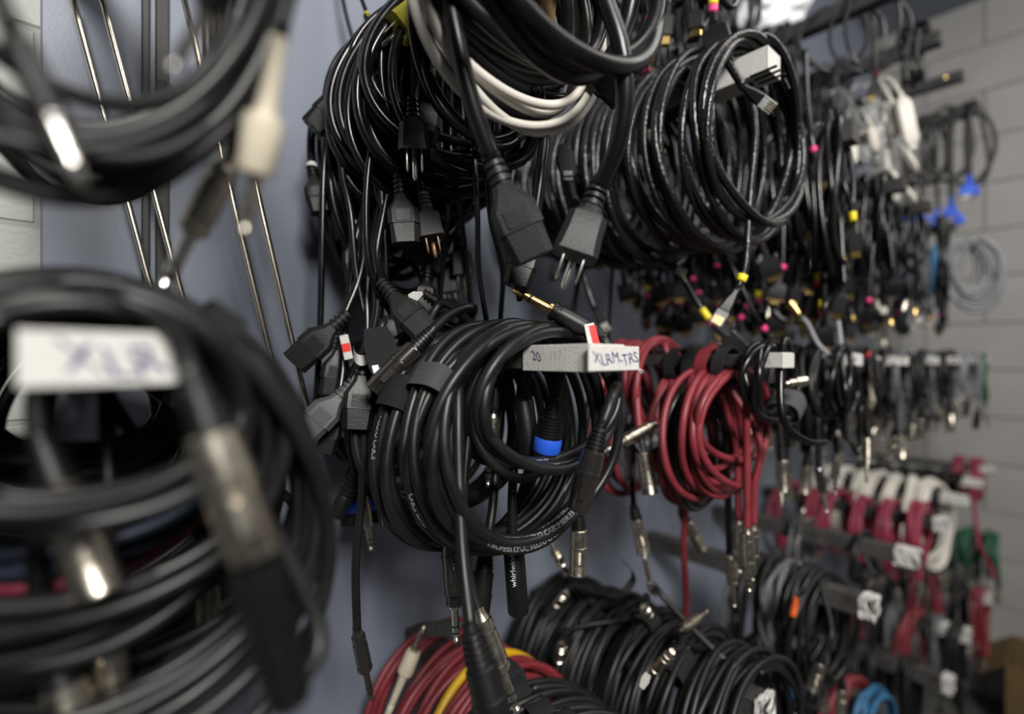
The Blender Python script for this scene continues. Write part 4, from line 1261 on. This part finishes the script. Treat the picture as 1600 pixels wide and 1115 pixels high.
rg = random.Random(77)
wl = [(1408, 152, 2.45, 1424, 226, .030, WHT, 'long white plastic block hanging below the brass screw peg'), (1392, 158, 2.5, 1400, 208, .022, WHT, 'slim white plastic piece next to the long white block')]
for i in range(12):
    u, v = rg.uniform(1325, 1400), rg.uniform(150, 238)
    a = rg.uniform(-.9, .9)
    wl.append((u, v, rg.uniform(2.5, 2.9), u + 34 * math.sin(a), v + 34 * math.cos(a), rg.uniform(.016, .026), (CLR, WHT, CLR)[i % 3],
               'clear or white plastic piece in the pale jumble under the high pegs'))
ORD2 = 'first second third fourth fifth sixth seventh eighth ninth tenth eleventh twelfth'.split()
wl[2:] = sorted(wl[2:], key=lambda q: q[0])
wl[2:] = [q[:7] + (('white' if q[6] is WHT else 'clear') + ' plastic piece in the pale jumble, ' + ORD2[i] + ' from the patch cables',) for i, q in enumerate(wl[2:])]
for q in wl:
    white_piece(*q)
for i, (u, v, u2, v2) in enumerate(((1412, 232, 1430, 262), (1392, 268, 1405, 292), (1402, 282, 1428, 312), (1396, 292, 1402, 312))):
    white_piece(u, v, 2.6, u2, v2, .014, WHT, ('small white tag end below the long white block', 'white stub on the black cables, upper one', 'white stub on the black cables, lower tilted one', 'white stub on the black cables beside the tilted one')[i])
# pale crumpled bag at the top edge
rt = thing('plastic_bag', 'pale crumpled plastic bag hanging at the top edge among the cables', 'bag', at(1225, -20, 2.75))
rgb = np.random.RandomState(4)
vs, fs = [], []
nu, nv = 16, 14
for side in (0, 1):
    for j in range(nv):
        for i in range(nu):
            f, g = i / (nu - 1), j / (nv - 1)
            edge = math.sin(math.pi * f) ** .5 * math.sin(math.pi * min(1, g * .9 + .1)) ** .5
            c = at(1165 + 105 * f + 14 * math.sin(5 * g), -60 + 112 * g - 30 * abs(f - .5) * g, 2.75 + (.05 if side else -.05) * edge + .02 * math.sin(9 * f + 6 * g) + .012 * rgb.randn())
            vs.append(c)
for side in (0, 1):
    o = side * nu * nv
    for j in range(nv - 1):
        for i in range(nu - 1):
            q = (o + j * nu + i, o + j * nu + i + 1, o + (j + 1) * nu + i + 1, o + (j + 1) * nu + i)
            fs.append(q if side else q[::-1])
world_mesh('film', vs, fs, mat('white_film', (.78, .80, .82), .35), rt, True, 60)
tube_obj('tied_neck', smooth_path([at(1215, -60, 2.75), at(1218, -85, 2.75), at(1224, -120, 2.75), at(1220, -150, 2.75)], .006), .008, mat('white_film', (0, 0, 0)), rt, 8)

# ================================================================== eye-level row, third peg: red cables
XR = 1.416
r_, p_ = coil('dark red cable in the small tied coil, grey strap at its foot', XR - .01, .01, .86, .93, .145, .138, 5, .0105, RED, sides=10, jit=.06, thick=.02, lift=.035, pinch=.05,
              straps=((2.75, .16),), strap_mat=VELG, strap_w=.03,
              tails=(([(1078, 640, 1.56), (1060, 652, 1.5), (1038, 658, 1.47), (1020, 664, 1.45)], sp('trs', 950, 702, 1.40, scale=1.18)), ([(998, 560, 1.55), (995, 620, 1.48), (1000, 682, 1.45)], sp('xlr_m', 1018, 785, 1.44, scale=1.1))))
rt = r_
a = at(1030, 680, 1.45)
M = frame_matrix(a, at(1065, 655, 1.47) - at(1010, 690, 1.45), 0)
M.translation -= rt.location
tb = link('strap_tail', piece('strap_tail', lambda: loft([(-.034, .014, .004, .001), (-.02, .020, .004, .0015), (.02, .020, .003, .001), (.034, .018, .003, .001)]), VELG), rt, M)
link('printed_mark', piece('strap_mark', lambda: loft([(-.022, .006, .0004, .0001), (-.004, .008, .0004, .0001)], 0, .0024), PGR), tb)
coil('dark red cable in long loops just behind the small tied red coil', XR - .02, .01, .95, 1.04, .15, .235, 4, .0105, RED, sides=9, jit=.08, thick=.02, lift=.03,
     tails=(([(1070, 780, 1.7), (1068, 850, 1.7), (1072, 930, 1.72), (1070, 990, 1.74)], None), ([(1050, 730, 1.72), (1062, 770, 1.74), (1064, 800, 1.74)], sp('xlr_m', 1088, 842, 1.74))))
coil('dark red cable in wide loops in the middle of the red bunch', XR + .03, .01, .80, .86, .15, .205, 4, .0105, RED, sides=9, jit=.08, thick=.02, lift=-.058, tails=(None, ([(1080, 650, 1.62), (1077, 680, 1.62), (1077, 690, 1.62)], sp('xlr_m', 1084, 735, 1.62))))
coil('black cable hung between the two wider red coils', XR, .01, .75, .79, .155, .18, 3, .0100, GLO, sides=9, jit=.06, thick=.02, lift=-.058, tails=(([(1128, 650, 1.5), (1136, 750, 1.5), (1140, 866, 1.5)], sp('trs', 1148, 950, 1.5)), None))
coil('dark red cable in the wide round coil, jacks hanging long below', XR + .01, .01, .64, .74, .18, .150, 6, .0100, RED, sides=10, jit=.13, thick=.02, lift=-.058, pinch=.04,
     tails=(([(1165, 600, 1.38), (1167, 700, 1.38), (1167, 826, 1.38)], sp('trs', 1170, 905, 1.38, scale=1.1)), ([(1188, 690, 1.44), (1178, 760, 1.44), (1177, 820, 1.44)], sp('trs', 1176, 900, 1.45, scale=1.05))))
coil('dark red cable with a nickel jack hanging beside the long pair', XR + .01, .01, .70, .78, .18, .185, 4, .0100, RED, sides=8, jit=.10, thick=.02, lift=-.058,
     tails=(([(1150, 700, 1.5), (1153, 760, 1.5), (1154, 812, 1.5)], sp('trs', 1156, 890, 1.5)), ([(1110, 640, 1.56), (1118, 600, 1.52)], None)))
coil('black cable bundle end gathered in a grey sleeve in front of the red coil', XR + .03, .01, .545, .62, .14, .10, 4, .0095, GLO, sides=9, jit=.10, thick=.02, lift=.03, lean=.15, straps=((2.5, .22),), strap_mat=VELG, strap_w=.03,
     tails=(([(1225, 660, 1.30), (1262, 690, 1.32), (1290, 690, 1.36)], None), ([(1235, 560, 1.34), (1225, 552, 1.36), (1222, 600, 1.36)], sp('bnc', 1248, 596, 1.36))))
for i, (pts, kd, to, lb) in enumerate((
        ([(1008, 590, 1.7), (985, 640, 1.66), (980, 680, 1.64)], 'xlr_f', (985, 760), 'nickel plug hanging behind the chrome jack under the red coil'),
        ([(990, 600, 1.75), (990, 700, 1.6), (988, 760, 1.55), (990, 790, 1.54)], 'trs_n', (1014, 905), 'black cable with a ribbed nickel jack hanging lowest beside the bare panel'),
        ([(1035, 600, 1.66), (1034, 660, 1.64), (1033, 684, 1.63)], 'xlr_b', (1036, 750), 'black plug with a white tape band among the red cables'),
        ([(975, 590, 1.7), (972, 650, 1.68), (975, 690, 1.66)], 'trs', (990, 780), 'dull nickel jack hanging in shade under the red coil'),
        ([(1195, 560, 1.6), (1192, 600, 1.6), (1190, 630, 1.58)], 'bnc', (1196, 670), 'black cable with a star shaped nickel end inside the red coil'),
        ([(1218, 640, 1.75), (1220, 690, 1.74), (1221, 700, 1.74)], 'xlr_m', (1224, 760), 'dark nickel plug hanging to the far side of the red coil'))):
    kind = {'trs_n': 'xlr_m', 'xlr_b': 'xlr_m'}.get(kd, kd)
    s_ = sp(kind, to[0], to[1], pts[-1][2])
    if kd == 'xlr_b':
        s_.update(body=PLB)
    rt, _ = strand(lb, [(pts[0][0] + 2, 552, pts[0][2] + .05)] + pts, .0085, RUB, s_, name='hanging_cable')
    if kd == 'xlr_b':
        q = _[-1]
        d_ = at(1036, 750, 1.63) - q
        d_ /= np.linalg.norm(d_)
        tube_obj('tape_band', np.array([q + d_ * .040, q + d_ * .048]), .0099, TAPE, rt, 16)
    if kd == 'trs_n':
        q = _[-1]
        d_ = at(1014, 905, 1.54) - q
        d_ /= np.linalg.norm(d_)
        tube_obj('jack_shaft', np.array([q + d_ * .060, q + d_ * .080, q + d_ * .098, q + d_ * .100, q + d_ * .104]), np.array([.0034, .0033, .0033, .0022, .0030]), NIK, rt, 12)
strand('dark red cable tied over the peg with a yellow sleeved end under the red loops', [(1090, 560, 1.7), (1062, 700, 1.74), (1056, 756, 1.76)], .0085, RUB, sp('barrel', 1062, 800, 1.76, body=YEL, scale=1.3))

for key, dd in (('dark red cable in wide loops in the middle', .83), ('black cable hung between the two wider red', .77), ('dark red cable in the wide round coil', .68), ('dark red cable with a nickel jack hanging', .73)):
    for o in list(bpy.data.objects):
        if o.get('label', '').startswith(key):
            hang_strap(o, XR, dd, -.022, .062, .052, .016, VEL if 'wide' in key else RED)

# eye-level row, farther pegs
hank_row(2.1, .01, .58, .95, 5, .15, .165, 4, .0100, GLO, ['black cable coil nearest the first folded tape past the reds', 'black cable coil second behind the first folded tape', 'black cable coil third behind the first folded tape',
         'black cable coil fourth behind the first folded tape', 'black cable coil fifth behind the first folded tape'], 'black coils past the red cables', JCK, (-.02, .06), 1500, lift=.03, thick=.02, jit=.1, mats=[GLO, RUB, RUB])
coil('dark red cable hung behind the black coils past the red bunch', 2.1, .01, 1.0, 1.1, .14, .17, 4, .0100, RED, sides=7)
hank_row(2.1, .01, 1.15, 1.4, 3, .14, .16, 4, .0100, RUB, 'black cable close to the panel past the red bunch', 'cables behind the coils past the red bunch', JCK, (.0, .06), 1600, lift=.03)
GJ = 'jack cables at eye level past the red bunch'
hank_row(2.8, .0, .62, 1.35, 9, .07, .14, 4, .0095, RUB, 'short black jack cable under the second folded tape', GJ, JCK, (.0, .10), 1700, lift=.03, mats=[RUB, RUB, GLO])
strand('cream sleeved jack with a red collar hanging straight under the second folded tape', [(1355, 550, 2.4), (1359, 575, 2.38), (1361, 592, 2.38)], .012, TRED, sp('trs_boot', 1366, 662, 2.38, scale=1.2))
strand('red sleeved nickel plug hanging under the third white tape', [(1388, 556, 2.87), (1391, 590, 2.87), (1392, 600, 2.87)], .012, BLU, sp('rca', 1394, 632, 2.87, boot=TRED, tip=NIK, scale=1.4))
strand('blue sleeved nickel plug hanging under the third white tape', [(1400, 556, 2.84), (1401, 590, 2.84), (1402, 600, 2.84)], .012, GLO, sp('rca', 1406, 636, 2.84, boot=TBLU, tip=NIK, scale=1.4))
hank_row(3.5, .0, .60, 1.35, 9, .08, .14, 4, .0100, RUB, 'short dark plug cable under the third white tape', 'plug cables under the third white tape', JCK, (.0, .10), 1900, lift=.03, sides=6, mats=[RUB, GRY, RUB])
hank_row(4.2, .0, .60, 1.30, 8, .09, .15, 4, .0105, RUB, 'short dark cable on the fourth peg past the reds', 'cables on the fourth white ended peg', JCK, (.0, .10), 2100, lift=.03, sides=6, mats=[RUB, GRY, RUB])
hank_row(4.9, .0, .58, 1.25, 7, .10, .17, 4, .0120, LGR, 'silver grey or black cable near the end wall', 'silver grey cables near the end wall', [k('xlr_f', fine=False, body=PLB), k('trs', fine=False)], (.0, .08), 2300, lift=.03, sides=6, mats=[LGR, RUB, GRY])
hank_row(5.6, .0, .58, 1.1, 6, .10, .18, 4, .0120, GRN, 'green, grey or black cable last before the end wall', 'last cables before the end wall', [k('xlr_f', fine=False, body=PLB), k('trs', fine=False)], (.0, .08), 2500, lift=.03, sides=6, mats=[GRN, LGR, RUB])

# ================================================================== lower rows
XL = .91
coil('dark red cable coil nearest the panel at the bottom edge', XL, -.94, 1.30, 1.44, .24, .24, 6, .0100, RED, sides=9, jit=.05, thick=.04, lift=.05, pinch=.04)
coil('dark red cable coil bound with grey lettered strap at the bottom edge', XL, -.94, 1.17, 1.29, .245, .25, 6, .0100, RED, sides=9, jit=.05, thick=.04, lift=.05, pinch=.04, straps=((.15, .1),), strap_mat=VELG, strap_w=.03)
coil('yellow cable with one turn showing between the dark red coils', XL, -.94, 1.12, 1.15, .24, .245, 1, .0125, YEL, sides=9, jit=.03, lift=.07, pinch=.04)
coil('dark red cable coil nearest the cream jack at the bottom edge', XL, -.94, 1.03, 1.12, .24, .25, 5, .0100, RED, sides=9, jit=.06, thick=.04, lift=.05, pinch=.04, straps=((-.05, .1),), strap_w=.028)
strand('cream jack with a long tapering boot standing up over the red coils', [(575, 1190, 1.42), (592, 1150, 1.42), (612, 1100, 1.42)], .0095, CRM, sp('trs_boot', 662, 980, 1.44, scale=1.12))
hank_row(XL, -.94, .80, .98, 3, .24, .25, 5, .0108, RUB, ['black cable coil cut by the bottom edge, beside the hanging black plug', 'black cable coil cut by the bottom edge, bound with a worn strap', 'black cable coil cut by the bottom edge, next to the red coils'],
         'black coils at the bottom edge', JCK, (.0, .1), 2700, tails=0, lift=.05, thick=.03, jit=.05, sides=9, pinch=.04, straps=((-.1, .1),), strap_w=.028)
rt = thing('lettered_strap', 'grey strap end lettered PLUS lying over the red coils', 'strap', at(684, 981, 1.6))
a = at(684, 981, 1.56)
n = CAMP - a; n /= np.linalg.norm(n)
ex = at(705, 980, 1.56) - at(664, 983, 1.56)
M = frame_matrix(at(664, 983, 1.57), ex, 0)
M.translation -= rt.location
link('strap_end', piece('strap_end', lambda: loft([(0, .020, .002, .0006), (.036, .022, .002, .0006), (.040, .018, .002, .0006)]), VELG), rt, M)
ex /= np.linalg.norm(ex)
flat_text(rt, 'PLUS', .015, at(685, 983, 1.553), ex, np.cross(n, ex), PGR)

XB = 1.5
bl = ['nearest the panel', 'second from the panel', 'third from the panel', 'with a nickel jack lying on its side', 'with a slim nickel jack pointing down its side', 'in the middle under a black strap',
      'with a nickel jack and white tag beside the wide strap', 'bound with the wide velcro strap', 'just behind the taped peg end', 'lying over the taped peg end']
jt = {0: ([(905, 930, 1.9), (895, 905, 1.86), (884, 896, 1.84)], sp('trs', 920, 884, 1.98)), 3: ([(895, 915, 1.75), (888, 920, 1.70), (884, 926, 1.68)], sp('trs', 866, 950, 1.76)),
      4: ([(885, 985, 1.68), (880, 1000, 1.64), (878, 1006, 1.62)], sp('trs', 868, 1062, 1.72)), 5: ([(1010, 930, 1.6), (1012, 940, 1.52), (1006, 948, 1.5)], sp('trs', 1016, 964, 1.60)),
      6: ([(1065, 1010, 1.40), (1056, 1015, 1.36), (1048, 1020, 1.34)], sp('trs', 1002, 1070, 1.42)), 7: ([(1050, 990, 1.52), (1062, 985, 1.5), (1068, 982, 1.5)], sp('trs', 1102, 957, 1.6)),
      8: ([(1030, 925, 1.66), (1022, 912, 1.66), (1016, 910, 1.66)], sp('trs', 1026, 934, 1.80))}
for i, b in enumerate(bl):
    d0 = 1.40 - i * .083
    coil('black jack cable coil ' + b, XB, -.965, d0 - .035, d0 + .04, .275, .28, 7, .0100, RUB, tails=(jt.get(i), None), group='black jack cables in the big lower coil', name='jack_cable', cat='jack cable',
         sides=9, jit=.035, thick=.05, lift=.05, pinch=.03, straps=(((-.15, .08),) if i in (2, 5) else (((-.45, .09),) if i == 7 else ())), strap_w=.026 + .012 * (i == 7), seed=600 + i)
rt = thing('strap_end', 'curled strap end with a bright edge standing above the big lower coil', 'strap', at(985, 895, 1.62))
c = [at(975, 925, 1.62), at(990, 905, 1.6), at(985, 888, 1.58), at(972, 876, 1.57)]
pp = smooth_path(c, .003)
V = [p + np.array((o * .006, o * .008, 0)) + np.array((0, 0, q)) for q in (0, .0012) for p in pp for o in (-1, 1)]
n_ = len(pp)
fs = [(2 * i, 2 * i + 2, 2 * i + 3, 2 * i + 1) for i in range(n_ - 1)] + [(2 * n_ + 2 * i, 2 * n_ + 2 * i + 1, 2 * n_ + 2 * i + 3, 2 * n_ + 2 * i + 2) for i in range(n_ - 1)]
world_mesh('strap_tongue', V, fs, PGR, rt)
for dr, nm in ((at(1008, 1062, 1.3), 'small torn white tag beside the nickel jack on the big lower coil'),):
    rt = thing('paper_tag', nm, 'tag', dr)
    M = frame_matrix(dr, at(1000, 1075, 1.3) - at(1012, 1050, 1.3), .2)
    M.translation -= rt.location
    link('paper', piece('torn_tag2', lambda: loft([(-.008, .007, .0006, .0002), (.0, .010, .0006, .0002), (.010, .006, .0006, .0002)]), TAPE), rt, M)

# torn white taped peg: black hanks
hank_row(2.33, -.935, .74, 1.02, 6, .16, .21, 5, .0105, RUB, ['black cable coil hung nearest the torn white tape', 'black cable coil second from the torn white tape, orange band inside', 'black cable coil third from the torn white tape',
         'black cable coil fourth from the torn white tape', 'black cable coil fifth from the torn white tape', 'black cable coil farthest from the torn white tape'], 'black coils behind the torn white tape', JCK, (-.05, .08), 2900,
         lift=.04, thick=.03, sides=8, mats=[RUB, RUB, GRY])
strand('black cable with an orange banded end inside the coil at the torn tape', [(1262, 930, 1.95), (1248, 935, 1.95), (1242, 945, 1.95)], .007, RUB, sp('barrel', 1236, 975, 1.95, body=TORG, scale=.9))
coil('black cable in one wide open loop dropping under the torn taped peg', 2.33, -.935, .70, .80, .13, .26, 2, .0095, RUB, sides=8, jit=.12, tails=(([(1300, 990, 1.9), (1290, 1010, 1.9), (1287, 1020, 1.9)], sp('xlr_m', 1270, 1075, 1.9)), None))
# next peg: small black coils
coil('black cable in loose loops halfway along the white taped peg', 3.056, -.935, .74, .80, .115, .14, 3, .0100, RUB, sides=8, jit=.12, tails=(None, ([(1370, 905, 2.5), (1376, 880, 2.5)], None)))
coil('black cable tied in a small coil by a nickel jack on the white taped peg', 3.056, -.935, 1.02, 1.10, .13, .18, 5, .0100, GRY, sides=8, jit=.1, tails=(([(1250, 815, 2.75), (1256, 800, 2.72), (1255, 795, 2.7)], sp('trs', 1244, 850, 2.7)), None))
# dark red coils
hank_row(3.79, -.935, .66, 1.38, 6, .16, .19, 6, .0115, PNKR, ['dark red cable coil with loose loops nearest its white taped end', 'dark red cable coil second from the white taped end', 'dark red cable coil in the middle below the white coils',
         'dark red cable coil fourth from the white taped end', 'dark red cable coil fifth from the white taped end', 'dark red cable coil nearest the panel below the white coils'], 'dark red coils below the white coils', JCK, (-.05, .08), 3100,
         lift=.05, thick=.04, sides=7, jit=.06, tails=1)
# white coils
hank_row(4.55, -.935, .72, 1.36, 7, .20, .25, 6, .0150, WHT, ['white cable coil hanging lowest, nearest the peg tape', 'white cable coil second from the peg tape', 'white cable coil third from the peg tape', 'white cable coil fourth from the peg tape',
         'white cable coil fifth from the peg tape', 'white cable coil sixth from the peg tape', 'white cable coil nearest the panel'], 'white coils on the thin peg', JCK, (-.05, .0), 3300, lift=.05, thick=.05, sides=7, jit=.04, tails=0)
# thin black coil, black hanks, pink red hank, green hank
coil('thin shiny black cable wound tight along the thin peg beside the white coils', 5.25, -.935, .66, 1.0, .10, .09, 14, .011, GLO, sides=6, jit=.06, lift=.03, thick=.01)
hank_row(5.25, -.935, .75, 1.3, 5, .13, .26, 4, .013, RUB, 'black cable in the dark beside the white coils', 'black cables beside the white coils', JCK, (.0, .15), 3500, sides=6)
coil('pink red cable hank nearest the white tape at the end wall', 5.95, -.935, .62, .68, .10, .17, 8, .015, PNKR, sides=6, jit=.08, lift=.05, tails=(None, ([(1530, 850, 4.0), (1545, 880, 4.0), (1556, 905, 3.95)], None)))
coil('pink red cable hank second from the white tape at the end wall', 5.95, -.935, .74, .80, .10, .20, 8, .015, PNKR, sides=6, jit=.08, lift=.05)
peg('black peg hidden by the green cable hank near the end wall', 6.1, -1.60, .06, .06, dend=.55)
hank_row(6.1, -1.58, .56, 1.0, 4, .17, .17, 6, .016, GRN, ['green cable hank at the very end of its peg by the end wall', 'green cable hank second from the peg end', 'green cable hank third from the peg end', 'green cable hank fourth from the peg end'], 'green hanks by the end wall', JCK, (.0, .05), 3700, sides=6, lift=.04, thick=.04, tails=1)
# lowest row
hank_row(4.65, -1.87, .60, 1.3, 7, .14, .28, 5, .013, RUB, 'dark cable in the shade of the lowest row', 'dark cables in the lowest row', JCK, (.0, .1), 3900, sides=6, tails=1, mats=[RUB, GRY, RED, GRY, RUB, RED, RUB])
hank_row(5.85, -2.0, .60, 1.2, 5, .13, .25, 5, .014, RED, 'dark red or black cable before the cardboard box', 'low cables before the cardboard box', JCK, (.0, .1), 4100, sides=6, tails=1, mats=[RED, RUB, RED])
hank_row(4.0, -1.93, .75, 1.35, 5, .15, .26, 5, .012, RUB, 'dark cable on the bare lowest peg', 'dark cables on the bare lowest peg', JCK, (.0, .1), 4300, sides=6, tails=1)
peg('black peg hidden among dark cables under the torn taped peg', 3.0, -1.72, .07, .07, m=PEGB, dend=.66)
hank_row(3.0, -1.70, .70, 1.3, 6, .17, .22, 5, .0115, RUB, ['blue cable coil low under the torn taped peg', 'red cable coil low under the torn taped peg', 'dark cable coil low under the torn taped peg, third', 'dark blue cable coil low under the torn taped peg',
         'black cable coil low under the torn taped peg, by the panel', 'black cable coil low under the torn taped peg, hard on the panel'], 'low coils under the torn taped peg', JCK, (.0, .1), 4500, sides=7, tails=1, mats=[BLU, RED, RUB, BLU, RUB, RUB], lift=.04)

# cardboard box on the floor by the end wall
bx = thing('cardboard_box', 'open brown cardboard box on the floor by the end wall', 'box', (2.72, -.62, 0))
x0, x1, y0, y1, h = 2.66, 2.96, -.88, -.49, .30
for nm, c, s_ in (('side_panel', ((x0 + x1) / 2, y0, h / 2), (x1 - x0, .005, h)), ('side_panel', ((x0 + x1) / 2, y1, h / 2), (x1 - x0, .005, h)),
                  ('side_panel', (x0, (y0 + y1) / 2, h / 2), (.005, y1 - y0, h)), ('side_panel', (x1, (y0 + y1) / 2, h / 2), (.005, y1 - y0, h)), ('bottom_panel', ((x0 + x1) / 2, (y0 + y1) / 2, .004), (x1 - x0, y1 - y0, .006))):
    vs, fs = box_data(c, *s_, .0008)
    world_mesh(nm, vs, fs, CARD, bx, False)
for yy, sg in ((y0, -1), (y1, 1)):
    vs, fs = box_data(((x0 + x1) / 2, 0, 0), x1 - x0, .11, .004, .0008)
    R = Matrix.Rotation(sg * -.7, 3, 'X')
    V = [R @ Vector((v[0], v[1] + sg * .055, v[2])) + Vector((0, yy, h)) for v in vs]
    world_mesh('flap', [tuple(v) for v in V], fs, CARD, bx, False)
